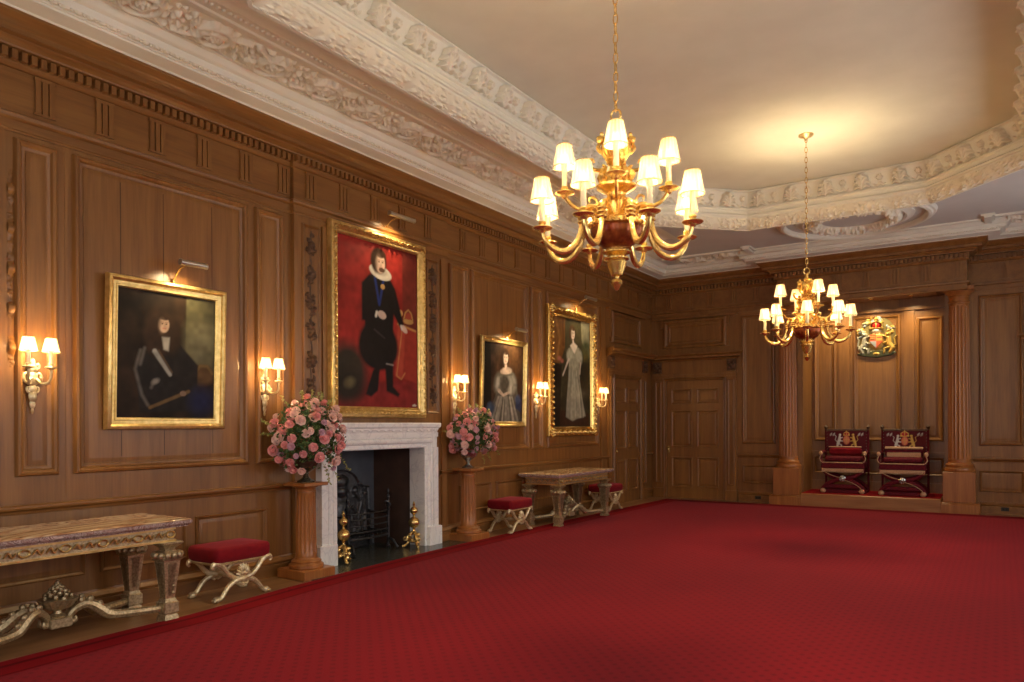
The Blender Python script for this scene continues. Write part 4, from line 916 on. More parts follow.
    for i in range(n):
        zc = 1.125 + (top-.06-1.125)*i/(n-1)
        ring = [(.014*math.cos(u), .036*math.sin(u)) for u in [2*PI*k/10 for k in range(10)]]
        b.tube([((px, 0, zc+pz) if i % 2 else (0, px, zc+pz)) for px, pz in ring], .0042, 5, True)
    b.build('chain', M['brass'], t)
    MB().lathe([(.0,-.07),(.012,-.07),(.018,-.06),(.014,-.05),(.03,-.035),(.075,-.022),(.085,-.012),(.085,0)], (0,0,top), 28).build('ceiling_canopy', M['oldgold'], t)
    return t
CHB = 76
make_chandelier('gilt chandelier hanging nearest the viewer, with twelve lit pleated shades', 4.17, 4.17, 0, math.radians(2.7))
make_chandelier('gilt chandelier farther away, hanging before the throne recess', 4.21, 9.33, -.075, math.radians(12))

# ---- fireplace
t = thing('fireplace', 'white marble fireplace surround with a dark empty hearth opening', 'fireplace', (0, 6.46, 0))
ly = lambda v: v-6.46
b = MB(); b.m = AT(.05)
MOLD = [(0,0),(0,.055),(.015,.065),(.05,.07),(.075,.062),(.085,.045)]
for s0, s1 in ((-.975, -.77), (.77, .975)):
    b = MB(); b.box(.0,.118,s0,s1,.24,1.232)
    o = s0 if s0 < 0 else s1; i = s1 if s0 < 0 else s0; e = 1 if s0 < 0 else -1
    b.box(.118,.140,min(o,o+e*.085),max(o,o+e*.085),.24,1.232); b.tube([(.120,o+e*.115,.24),(.120,o+e*.115,1.3)], .020, 10); b.tube([(.113,i-e*.016,.24),(.113,i-e*.016,1.215)], .016, 10)
    b.box(-.13,.115,min(i,i+e*.035),max(i,i+e*.035),0.006,1.232)
    b.build('jamb', M['marble'], t)
    MB().bbox(.0,.165,min(o-e*.045,i),max(o-e*.045,i),.0,.24,.008).build('plinth_block', M['marble'], t)
b = MB(); b.box(.0,.118,-.975,.975,1.2325,1.42).box(.118,.140,-.975,.975,1.365,1.42)
b.tube([(.122,-.86,1.32),(.122,.86,1.32)], .034, 12); b.tube([(.113,-.76,1.25),(.113,.76,1.25)], .016, 10)
b.box(-.13,0,-.77,.77,1.2325,1.262)
b.build('lintel', M['marble'], t)
pr = [(0,1.42),(.14,1.42),(.145,1.44),(.155,1.455),(.158,1.46),(.158,1.475),(.17,1.48),(.18,1.495),(.182,1.53),(.175,1.54),(0,1.545)]
b = MB(); n = len(pr); vs = []
for sg in (-1, 1):
    for q, z_ in pr: vs.append((q, sg*(.955+max(0,q-.15)), z_))
b.add(vs, [(i,i+1,n+i+1,n+i) for i in range(n-1)] + [tuple(range(n)), tuple(range(2*n-1,n-1,-1))])
for j in range(15): b.ball((.150, -.90+1.8*j/14, 1.447), .020, 8, 5, (.5,1.6,.7))
b.build('mantel_shelf', M['marble'], t, angle=25)
b = MB(); b.cur = 0
b.add([(-.62,-.60,0),(-.62,.60,0),(-.62,.60,1.45),(-.62,-.60,1.45)], [(0,1,2,3)]); b.cur = 1
b.add([(-.62,.60,0),(-.13,.76,0),(-.13,.76,1.45),(-.62,.60,1.45)], [(0,1,2,3)]); b.add([(-.62,-.60,0),(-.13,-.76,0),(-.13,-.76,1.45),(-.62,-.60,1.45)], [(0,1,2,3)])
b.add([(-.74,-.77,1.45),(0,-.77,1.45),(0,.77,1.45),(-.74,.77,1.45)], [(0,1,2,3)])
b.add([(-.74,-.80,-.01),(-.74,.80,-.01),(-.74,.80,1.5),(-.74,-.80,1.5)], [(0,1,2,3)])
b.build('firebox', [M['soot'], M['firebrick']], t, smooth=False)
tag(MB().bbox(-.62,.72,5.02,7.86,-.012,.006,.002).build('hearth_slab', M['hearth']), 'dark slate hearth slab set in the floor before the fireplace', 'hearth')
# iron fireback: arched plate with cast relief
P = Painter(.92, .98, 100, 106); cx = .46
outl = [(0,0),(.92,0),(.92,.74),(.80,.76),(.76,.80)] + [(cx+.29*math.cos(a), .74+.23*math.sin(a)) for a in np.linspace(.15, PI-.15, 18)] + [(.16,.80),(.12,.76),(0,.74)]
P.poly(outl, (1,1,1)); mask = P.mask > .5; P.H[:] = 0
for e in (-1, 1):
    P.stroke([(cx+e*.12,.12),(cx+e*.26,.22),(cx+e*.24,.40),(cx+e*.30,.56),(cx+e*.22,.66)], [.03,.05,.035,.03,.03], None, .035); P.stroke([(cx+e*.36,.12),(cx+e*.38,.45),(cx+e*.32,.66)], [.012,.02,.012], None, .02)
    P.stroke([(cx+e*.24,.40),(cx+e*.15,.50)], [.02,.015], None, .03); P.ell(cx+e*.21,.70,.05,.05,None,0,.1,.035)
P.ell(cx,.42,.12,.17,None,0,.1,.025); P.ell(cx,.70,.10,.07,None,0,.1,.04); P.ell(cx,.82,.11,.08,None,0,.1,.045)
for j in range(90): P.ell(R.uniform(.05,.87), R.uniform(.05,.86), .025, .012, None, R.uniform(0,3), .1, R.uniform(.006,.02))
P.stroke(outl + [outl[0]], .015, None, .03); P.H *= mask
t = thing('fireback', 'arched cast iron fireback with relief standing at the back of the hearth', 'fireback', (-.56, 6.46, .006)); t.rotation_euler = (0, -.06, 0)
grid_obj('cast_relief', M['iron'], np.stack([.03+P.H, P.X-.46, P.Y], -1), parent=t, keep=mask, smooth=True)
MB().prism([(y-.46, z_) for y, z_ in outl], 0, .029, 'x').build('plate', M['iron'], t, smooth=False)
# basket grate
t = thing('fire_grate', 'black iron basket grate with horizontal bars inside the fireplace', 'grate', (-.20, 6.53, .006))
for e in (-1, 1):
    b = MB(); y = e*.34
    b.lathe([(.022,0),(.03,.02),(.02,.03),(.022,.46),(.032,.47),(.022,.48),(.022,.50),(.036,.52),(.036,.54),(.018,.56),(.012,.60),(.022,.62),(.022,.64),(.008,.66),(.016,.69),(.012,.71),(0,.74)], (0,y,0), 14)
    b.tube([(0,y,.50),(.03,y-e*.03,.56),(.02,y-e*.07,.58),(.0,y-e*.06,.55)], [.012,.014,.010,.006], 7)
    b.build('post', M['iron'], t)
    MB().box(-.32,-.30,y-.012,y+.012,0,.46).box(-.31,.0,y-.01,y+.01,.20,.22).box(-.31,.0,y-.01,y+.01,.42,.44).build('side_frame', M['iron'], t, smooth=False)
    MB().tube([(0,y,.12),(.08,y,.10),(.11,y+e*.02,.04),(.13,y+e*.03,.012)], [.016,.016,.014,.02], 8).build('foot', M['iron'], t)
for k, z_ in enumerate((.17,.245,.32,.395,.465)):
    MB().tube([(0,-.34,z_),(.035,-.2,z_),(.05,0,z_),(.035,.2,z_),(0,.34,z_)], .009 if k else .014, 8).build('front_bar', M['iron'], t)
b = MB()
for k in range(9): y = -.30+.075*k; b.box(-.30,.0,y-.008,y+.008,.19,.206)
b.build('bottom_grid', M['iron'], t, smooth=False)
def firedog(label, x, y):
    t = thing('firedog', label, 'andiron', (x, y, .006))
    b = MB()
    for a in (-.5, PI/2+.3, PI+.9):
        c, s = math.cos(a), math.sin(a)
        b.tube([(0.0*c,0,.19),(.04*c,.04*s,.17),(.085*c,.085*s,.11),(.07*c,.07*s,.07),(.10*c,.10*s,.035),(.135*c,.135*s,.018)], [.02,.022,.02,.016,.018,.020], 8)
        b.ball((.135*c,.135*s,.02), .021, 8, 6); b.tube([(.085*c,.085*s,.12),(.12*c,.12*s,.13),(.125*c,.125*s,.10),(.10*c,.10*s,.09)], [.010,.012,.009,.005], 6)
    for j in range(10): a = j*2.4; b.ball((.055*math.cos(a), .055*math.sin(a), .06+.012*j), .027, 7, 5)
    b.lathe([(.03,.16),(.018,.19),(.014,.215),(.022,.225),(.014,.235),(.014,.245)], seg=16); b.build('tripod_base', M['brass'], t)
    MB().ball((0,0,.305), .070, 24, 16).build('lower_ball', M['brass'], t)
    MB().lathe([(.016,.36),(.026,.368),(.016,.378),(.012,.395),(.020,.405),(.012,.415)], seg=16).ball((0,0,.452), .048, 20, 14).build('upper_ball', M['brass'], t)
    MB().lathe([(.012,.49),(.020,.498),(.012,.508),(.016,.525),(.018,.535),(.008,.555),(.0,.575)], seg=14).build('finial', M['brass'], t)
    return t
firedog('brass firedog with two balls at the left of the hearth', .10, 5.83); firedog('brass firedog with two balls at the right of the hearth', .06, 7.05)

# ---- marble-topped pier tables
def make_table(label, y, half, xs=(.10, .80)):
    x0, x1 = xs; cx = (x0+x1)/2; hx = (x1-x0)/2; t = thing('pier_table', label, 'side table', (cx, y, 0))
    H = .785; ht = half + .15
    lx, lyy = hx-.10, half-.0
    b = MB(); b.cur = 0
    b.bbox(-hx+.004, hx-.004, -ht+.004, ht-.004, H-.012, H, .004); b.build('marble_top', M['onyx'], t)
    b = MB(); rings = [(0,H-.012),(.0,H-.016),(-.0,H-.03),(.008,H-.042),(.022,H-.052),(.022,H-.058)]
    b.rectframe  # moulded edge in darker stone
    vs = []; fs = []
    for ins, z in rings: vs += [(-hx+ins,-ht+ins,z),(hx-ins,-ht+ins,z),(hx-ins,ht-ins,z),(-hx+ins,ht-ins,z)]
    for i in range(len(rings)-1):
        for j in range(4): k = (j+1) % 4; fs.append((i*4+j, i*4+k, i*4+4+k, i*4+4+j))
    fs.append((0,1,2,3)); fs.append(tuple(len(vs)-4+i for i in (3,2,1,0)))
    b.add(vs, fs).build('moulded_edge', M['breccia'], t, angle=50)
    ax, ay = lx+.045, lyy+.045; z0, z1 = .615, H-.058
    MB().box(-ax+.01,ax-.01,-ay+.01,ay-.01,z0+.01,z1).build('apron', M['silverg'], t, smooth=False); b = MB()
    for sx in (-1,1):
        b.box(*sorted((sx*(ax-.012),sx*ax)),-ay,ay,z1-.02,z1).box(*sorted((sx*(ax-.012),sx*(ax+.004))),-ay,ay,z0,z0+.016)
        n = int(2*ay/.085)
        for j in range(n):
            yy = -ay+(j+.5)*2*ay/n
            if j % 3 == 1: b.m = Matrix.Translation((sx*ax,yy,(z0+z1)/2)); b.tube([(0,.034*math.cos(u),.024*math.sin(u)) for u in [2*PI*k/12 for k in range(12)]], .007, 5, True); b.m = Matrix.Identity(4)
            else: b.tube([(sx*ax,yy-.035,(z0+z1)/2-.015),(sx*(ax+.006),yy-.01,(z0+z1)/2+.018),(sx*(ax+.006),yy+.012,(z0+z1)/2-.016),(sx*ax,yy+.035,(z0+z1)/2+.012)], [.005,.009,.009,.005], 5)
    for sy in (-1,1):
        b.box(-ax+.013,ax-.013,*sorted((sy*(ay-.012),sy*ay)),z1-.02,z1).box(-ax+.013,ax-.013,*sorted((sy*(ay-.012),sy*(ay+.004))),z0,z0+.016)
        n = 6
        for j in range(n): xx = -ax+(j+.5)*2*ax/n; b.tube([(xx-.035,sy*ay,(z0+z1)/2-.015),(xx,sy*(ay+.006),(z0+z1)/2+.018),(xx+.035,sy*ay,(z0+z1)/2-.012)], [.005,.009,.005], 5)
    b.build('apron_ornament', M['frame_gold'], t)
    for sx in (-1,1):
        for sy in (-1,1):
            px, py = sx*lx, sy*lyy; b = MB()
            b.frustum(px,py,.0,.05,.062,.062,.052,.052).frustum(px,py,.05,.062,.047,.047,.047,.047).bbox(px-.06,px+.06,py-.06,py+.06,.062,.150,.006)
            b.frustum(px,py,.150,.175,.050,.050,.040,.040).frustum(px,py,.175,.47,.038,.038,.068,.068)
            for e in (-1,1): b.frustum(px+e*0,py,.20,.45,.020,.041,.034,.071).frustum(px,py+e*0,.20,.45,.041,.020,.071,.034)
            b.frustum(px,py,.47,.485,.074,.074,.084,.084).bbox(px-.082,px+.082,py-.082,py+.082,.485,.51,.008)
            for k in range(12): a = 2*PI*k/12; rr = .088; b.ball((px+rr*math.cos(a)*1.08,py+rr*math.sin(a)*1.08,.515),.026,7,5)
            b.frustum(px,py,.51,.545,.085,.085,.045,.045).frustum(px,py,.545,.565,.038,.038,.042,.042).frustum(px,py,.565,.600,.042,.042,.085,.085).bbox(px-.085,px+.085,py-.085,py+.085,.600,.615,.004)
            for k in range(5): b.ball((px+sx*.045,py+sy*.02,.22+.05*k),.012,6,4)
            b.build('leg', M['silverg'], t)
            # stretcher arm: flat from the foot, then a rearing scroll to the middle
            q = [(px,py,.11)]; ux, uy = -sx, -sy; L = []
            for f, zz in ((.12,.10),(.30,.10),(.48,.105),(.56,.12),(.63,.165),(.71,.205),(.79,.205),(.86,.17),(.895,.125),(.87,.095),(.84,.105),(.845,.13)):
                g = min(1, f*1.0); L.append((px*(1-f**1.0)*1.0 if False else px*(1-g)+0*g, py*(1-g), zz))
            L = [(px*(1-f)**.75 if False else px*(1-min(1,f*1.05)), py*(1-f), zz) for (f, zz) in ((.05,.105),(.12,.10),(.30,.10),(.48,.105),(.56,.12),(.63,.165),(.71,.205),(.79,.205),(.86,.17),(.895,.125),(.87,.095),(.84,.105),(.845,.13))]
            b = MB(); b.tube(L, [.026,.030,.032,.034,.040,.040,.036,.032,.026,.022,.020,.016,.010], 8)
            for k in (4,5,6,7): x_, y_, z_ = L[k]; b.ball((x_,y_,z_+.035),.026,7,5)
            b.build('stretcher', M['silverg'], t)
    MB().bbox(-.065,.065,-.075,.075,.07,.145,.008).build('centre_block', M['silverg'], t)
    b = MB(); b.lathe([(.05,.145),(.055,.155),(.03,.17),(.026,.19),(.06,.20),(.105,.225),(.125,.26),(.128,.275),(.112,.28)], seg=72, flute=lambda a,z,r: 1-.09*abs(math.sin(a*8)) if .195<z<.27 else 1)
    for k in range(34): a = 2.4*k; rr = .095*(1-k/36); b.ball((rr*math.cos(a),rr*math.sin(a),.283+.0028*k),.019,6,4,(1.2,.9,1))
    b.lathe([(.02,.36),(.012,.39),(.014,.40),(0,.415)], seg=10); b.build('urn_finial', M['silverg'], t)
    return t
make_table('marble-topped carved console table nearest the camera at the left edge', 2.70, .69)
make_table('marble-topped carved console table beyond the fireplace, between two red stools', 10.36, .77, (.06, .76))

# ---- X-frame stools
def make_stool():
    t = thing('footstool', 'gilt stool', 'stool', (.36, 4.2, 0)); hx, hy = .20, .285
    b = MB(); n = 14; rows = []
    for z, ins, blg in ((.335,.012,0),(.345,0,0),(.40,-.008,0),(.44,-.006,0),(.458,.006,0),(.466,.03,0)):
        r_ = .035; ring = []
        for cxx, cyy, a0 in ((1,1,0),(-1,1,PI/2),(-1,-1,PI),(1,-1,1.5*PI)):
            for k in range(4): a = a0+PI/2*k/3; ring.append((cxx*(hx-r_-max(ins,0))+ (r_-min(ins,0))*math.cos(a), cyy*(hy-r_-max(ins,0))+(r_-min(ins,0))*math.sin(a), z))
        rows.append(ring)
    vs = [p for r_ in rows for p in r_]; fs = []
    for i in range(len(rows)-1):
        for j in range(16): k = (j+1) % 16; fs.append((i*16+j, i*16+k, i*16+16+k, i*16+16+j))
    fs.append(tuple(range(15,-1,-1))); vs.append((0,0,.478)); top = len(vs)-1; o = (len(rows)-1)*16
    fs += [(o+j, o+(j+1) % 16, top) for j in range(16)]
    b.add(vs, fs).build('cushion', M['velvet'], t, angle=50)
    b = MB(); b.box(-hx+.012,hx-.012,-hy+.012,hy-.012,.315,.336)
    for sx in (-1,1):
        for k in range(28): b.ball((sx*(hx-.008), -hy+.02+k*(2*hy-.04)/27, .328), .008, 5, 4)
    for sy in (-1,1):
        for k in range(18): b.ball((-hx+.02+k*(2*hx-.04)/17, sy*(hy-.008), .328), .008, 5, 4)
    b.build('seat_rail', M['oldgold'], t)
    for sx in (-1,1):
        x = sx*(hx-.03); b = MB()
        for sy in (-1,1):
            pts = [(.285,.285),(.300,.305),(.285,.328),(.245,.330),(.20,.300),(.155,.245),(.105,.200),(.045,.178),(0,.172),(-.05,.165),(-.105,.148),(-.155,.115),(-.195,.065),(-.225,.035),(-.265,.028),(-.285,.028)]
            b.tube([(x+sx*.012*(1 if sy>0 else 0), sy*p, z) for p, z in pts], [.012,.016,.022,.026,.024,.022,.022,.024,.026,.024,.022,.021,.020,.021,.024,.014], 8)
            b.ball((x, sy*-.255, .028), .028, 8, 6, (1.1,1.2,.95))
            for q in (-.016,0,.016): b.ball((x+q, sy*-.285, .018), .013, 6, 4)
        b.build('cross_frame', M['palegold'], t)
        b = MB(); b.ball((x+sx*.02, 0, .165), .035, 10, 8, (.7,1,1)); 
        for k in range(9): a = PI*(k/8); b.tube([(x+sx*.018,.02*math.cos(a),.20+.02*math.sin(a)),(x+sx*.03,.045*math.cos(a),.215+.045*math.sin(a)),(x+sx*.016,.070*math.cos(a),.22+.085*math.sin(a))], [.008,.013,.009], 5)
        b.ball((x+sx*.026,0,.22),.028,9,7,(.7,1,1)); b.tube([(x+sx*.02,-.05,.14),(x+sx*.03,-.02,.125),(x+sx*.02,0,.14),(x+sx*.03,.02,.125),(x+sx*.02,.05,.14)],[.008,.012,.012,.012,.008],6)
        b.build('shell_boss', M['palegold'], t)
    MB().tube([(-hx+.04,0,.17),(-.06,0,.17),(0,0,.18),(.06,0,.17),(hx-.04,0,.17)], [.014,.016,.03,.016,.014], 10).build('cross_stretcher', M['palegold'], t)
    return t
st = make_stool(); st['label'] = 'red velvet stool with gilt X-shaped legs between the near table and the fireplace'
for (x, y), lb in (((.29, 8.86), 'red velvet stool with gilt X-shaped legs just left of the far marble table'), ((.29, 11.93), 'red velvet stool with gilt X-shaped legs beyond the far marble table, near the door')):
    s_ = copy_tree(st); s_.location = (x, y, 0); s_['label'] = lb

# ---- pedestals with urns of roses
def pedestal(label, x, y):
    t = thing('pedestal', label, 'pedestal', (x, y, 0))
    MB().bbox(-.20,.20,-.20,.20,0,.095,.008).build('square_base', M['column'], t)
    MB().lathe([(.165,.095),(.172,.105),(.170,.13),(.15,.14),(.145,.15),(.150,.165),(.135,.175),(.115,.185),(.108,.20)], seg=36).build('torus_moulding', M['column'], t)
    MB().lathe([(.105-.016*((z-.2)/.65), z) for z in (.20,.24,.26,.4,.55,.7,.80,.82,.85)], seg=128, flute=lambda a,z,r: 1-.09*max(0, math.sin(PI*((a*16/(2*PI)) % 1)))**.6 if .245 < z < .81 else 1).build('fluted_shaft', M['column'], t)
    MB().lathe([(.088,.85),(.098,.855),(.098,.865),(.090,.87),(.095,.885),(.118,.90),(.122,.91)], seg=36).bbox(-.155,.155,-.155,.155,.91,.945,.006).build('capital', M['column'], t)
    return t
pedestal('fluted wooden pedestal left of the fireplace under the larger rose arrangement', .30, 5.13)
pedestal('fluted wooden pedestal right of the fireplace under the farther rose arrangement', .245, 7.93)
def urn(label, x, y, mat):
    t = tag(MB().lathe([(0,0),(.085,0),(.088,.012),(.06,.025),(.03,.05),(.022,.075),(.030,.085),(.028,.095),(.06,.115),(.105,.15),(.125,.19),(.128,.215),(.110,.235),(.118,.25),(.112,.252),(.10,.236),(.05,.20),(0,.19)], seg=32).build('flower_urn', M[mat], loc=(x, y, .9455)), label, 'urn')
urn('small dark footed urn holding the roses on the left pedestal', .30, 5.13, 'vase'); urn('small silvery footed urn holding the roses on the right pedestal', .245, 7.93, 'glassy')
def rose_mesh(name, mat, r, seed):
    rr = random.Random(seed); b = MB(); b.ball((0,0,-.05*r), r*.55, 8, 6, (1,1,.9))
    for ring, (n, rad, tilt, zz) in enumerate(((3,.32,.15,.42),(5,.52,.45,.30),(6,.74,.85,.10),(7,.9,1.25,-.15))):
        for k in range(n):
            a = 2*PI*(k + .5*(ring % 2))/n + rr.uniform(-.15,.15); c, s = math.cos(a), math.sin(a); w = r*(.42+.08*ring)
            P = []
            for i in range(4):
                row = []
                for j in range(4):
                    u = (j-1.5)/1.5; v = i/3
                    out = r*(rad*.55 + v*math.sin(tilt)*.6 + .10*v*v) - .10*r*u*u; up = r*(zz-.45 + v*math.cos(tilt)*.75) - .05*r*u*u*v
                    si = w*u*(.55+.6*math.sin(v*2.2)); row.append((out*c - si*s, out*s + si*c, up + rr.uniform(-.02,.02)*r))
                P.append(row)
            b.grid(P)
    me = b.build(name, mat, smooth=True); me_ = me.data; bpy.data.objects.remove(me); return me_
RM = [rose_mesh('rose', M['rose'], 1, 1), rose_mesh('rose', M['palerose'], 1, 2), rose_mesh('rose', M['lilacbloom'], 1, 3)]
def bouquet(label, x, y, rx, rz, cz, nr, weights, seed):
    r = random.Random(seed); t = thing('rose_arrangement', label, 'flowers', (x, y, 1.17))
    c0 = Vector((0, 0, cz-1.17)); b = MB(); pts = []
    def surf(a, e, k): return c0 + Vector((rx*.82*k*math.cos(e)*math.cos(a), rx*k*math.cos(e)*math.sin(a), rz*k*math.sin(e)))
    for i in range(nr*14):                               # sunflower scatter with rejection
        a = r.uniform(0, 2*PI); e = math.asin(r.uniform(-.8, 1)); p = surf(a, e, r.uniform(.78, 1.04))
        if x + p.x < .11 or (x + p.x < .25 and 5.40 < y + p.y < 7.52) or (p.z < -.02 and math.hypot(p.x, p.y) < .2): continue
        if all((p-q).length > .062 for q, _, _ in pts): pts.append((p, a, e))
        if len(pts) >= nr: break
    for k, (p, a, e) in enumerate(pts):
        w = r.random(); kind = 0 if w < weights[0] else 1 if w < weights[0]+weights[1] else 2
        o = bpy.data.objects.new('rose', RM[kind]); C.objects.link(o); o.parent = t; o.location = p; k_ = 1
        n = (p-c0); n.x += .15; n.normalize(); n = (n + Vector((r.uniform(-.3,.3), r.uniform(-.3,.3), r.uniform(-.1,.35)))).normalized()
        o.rotation_euler = n.to_track_quat('Z', 'Y').to_euler(); s = r.uniform(.032, .049) if kind < 2 else r.uniform(.022, .036); o.scale = (s, s, s)
    for i in range(1500):                                 # leaves
        a = r.uniform(0, 2*PI); e = math.asin(r.uniform(-.75, 1)); p = surf(a, e, r.uniform(.35, .97))
        if x + p.x < .08 or p.z < -.16 or (x + p.x < .22 and 5.42 < y + p.y < 7.50): continue
        d = Vector((r.uniform(-1,1), r.uniform(-1,1), r.uniform(-.6,1))).normalized(); u = d.orthogonal().normalized(); L, W = r.uniform(.03,.055), r.uniform(.010,.018)
        nn = d.cross(u)
        b.add([tuple(p), tuple(p+d*L*.4+u*W+nn*.004), tuple(p+d*L), tuple(p+d*L*.4-u*W+nn*.004), tuple(p+d*L*.45-nn*.006)], [(0,1,4),(1,2,4),(2,3,4),(3,0,4)])
    for i in range(34):                                  # stems
        a = r.uniform(0, 2*PI); e = math.asin(r.uniform(-.3, 1)); p = surf(a, e, .9)
        if x + p.x < .08 or (x + p.x < .22 and 5.42 < y + p.y < 7.50): continue
        b.tube([(r.uniform(-.03,.03), r.uniform(-.03,.03), .0), tuple(p*.5+Vector((0,0,.02))), tuple(p)], .0025, 4)
    f = b.build('foliage', M['leaf'], t, smooth=False); f['kind'] = 'stuff'
    b = MB()                                             # arching sprigs
    for i in range(13):
        a = [ -1.9, -1.6, 1.5, 1.75, 1.2, 2.0, -.6, .4, 1.4, -1.2, 0, .9, -2.2][i]; e = [.35,.9,-.75,-.85,-.5,1.1,.8,.95,1.2,1.3,1.4,1.25,.1][i]
        p = surf(a, e, 1.0); q = surf(a, e, 1.28 if i < 6 else 1.16); 
        if x + q.x < .10: q.x = .10 - x
        if x + q.x < .24 and 5.40 < y + q.y < 7.52: continue
        if e < 0: q.z -= .08
        b.tube([tuple(c0), tuple(p), tuple(q)], .002, 4)
        for j in range(16):
            s0 = p.lerp(q, j/15); d = Vector((r.uniform(-1,1), r.uniform(-1,1), r.uniform(-1,1))).normalized()*.028; u = d.orthogonal().normalized()*.009
            if x + s0.x + d.x < .06: continue
            b.add([tuple(s0), tuple(s0+d*.5+u), tuple(s0+d), tuple(s0+d*.5-u)], [(0,1,2,3)])
    b.build('lime_sprigs', M['lime'], t, smooth=False)
bouquet('large loose arrangement of pink roses on the pedestal left of the fireplace', .34, 5.13, .41, .42, 1.38, 96, (.62,.30,.08), 5)
bouquet('arrangement of pink and mauve roses on the pedestal right of the fireplace', .31, 7.95, .39, .33, 1.40, 82, (.34,.26,.40), 9)

# ---- thrones
def crest_paint(P, cx, cy, s, raise_=.02):
    G = (.62,.40,.10); S = (.62,.60,.55)
    P.ell(cx, cy-.02*s, .20*s, .26*s, (.55,.12,.07), 0, .1, raise_); P.ell(cx, cy-.02*s, .16*s, .21*s, (.62,.22,.12), 0, .1, raise_*1.1)
    P.stroke([(cx,cy-.24*s),(cx,cy+.2*s)], .012*s, G, raise_*1.2); P.stroke([(cx-.17*s,cy),(cx+.17*s,cy)], .012*s, G, raise_*1.2)
    for e, c in ((-1, S), (1, G)):
        P.stroke([(cx+e*.55*s,cy-.42*s),(cx+e*.50*s,cy-.22*s),(cx+e*.42*s,cy-.02*s),(cx+e*.40*s,cy+.16*s)], [.045*s,.075*s,.085*s,.06*s], c, raise_*1.2)
        P.ell(cx+e*.38*s, cy+.27*s, .075*s, .07*s, c, 0, .1, raise_*1.4); P.stroke([(cx+e*.40*s,cy+.08*s),(cx+e*.24*s,cy+.12*s)], .028*s, c, raise_); P.stroke([(cx+e*.40*s,cy-.06*s),(cx+e*.22*s,cy-.08*s)], .028*s, c, raise_)
        P.stroke([(cx+e*.46*s,cy-.22*s),(cx+e*.30*s,cy-.30*s),(cx+e*.28*s,cy-.42*s)], .03*s, c, raise_); P.stroke([(cx+e*.52*s,cy-.15*s),(cx+e*.66*s,cy),(cx+e*.60*s,cy+.18*s),(cx+e*.66*s,cy+.24*s)], .016*s, c, raise_*.8)
    P.stroke([(cx-.62*s,cy-.46*s),(cx-.3*s,cy-.40*s),(cx,cy-.45*s),(cx+.3*s,cy-.40*s),(cx+.62*s,cy-.46*s)], .045*s, (.42,.34,.20), raise_*.8)
def crown_paint(P, cx, cy, s, raise_=.02):
    G = (.66,.42,.10)
    P.stroke([(cx-.17*s,cy),(cx+.17*s,cy)], .04*s, G, raise_*1.3); P.ell(cx, cy+.10*s, .15*s, .11*s, (.45,.03,.03), 0, .1, raise_)
    for e in (-1, 0, 1): P.stroke([(cx+e*.17*s,cy+.02*s),(cx+e*.17*s,cy+.12*s),(cx,cy+.22*s)], .018*s, G, raise_*1.4)
    P.ell(cx, cy+.26*s, .035*s, .035*s, G, 0, .1, raise_*1.5)
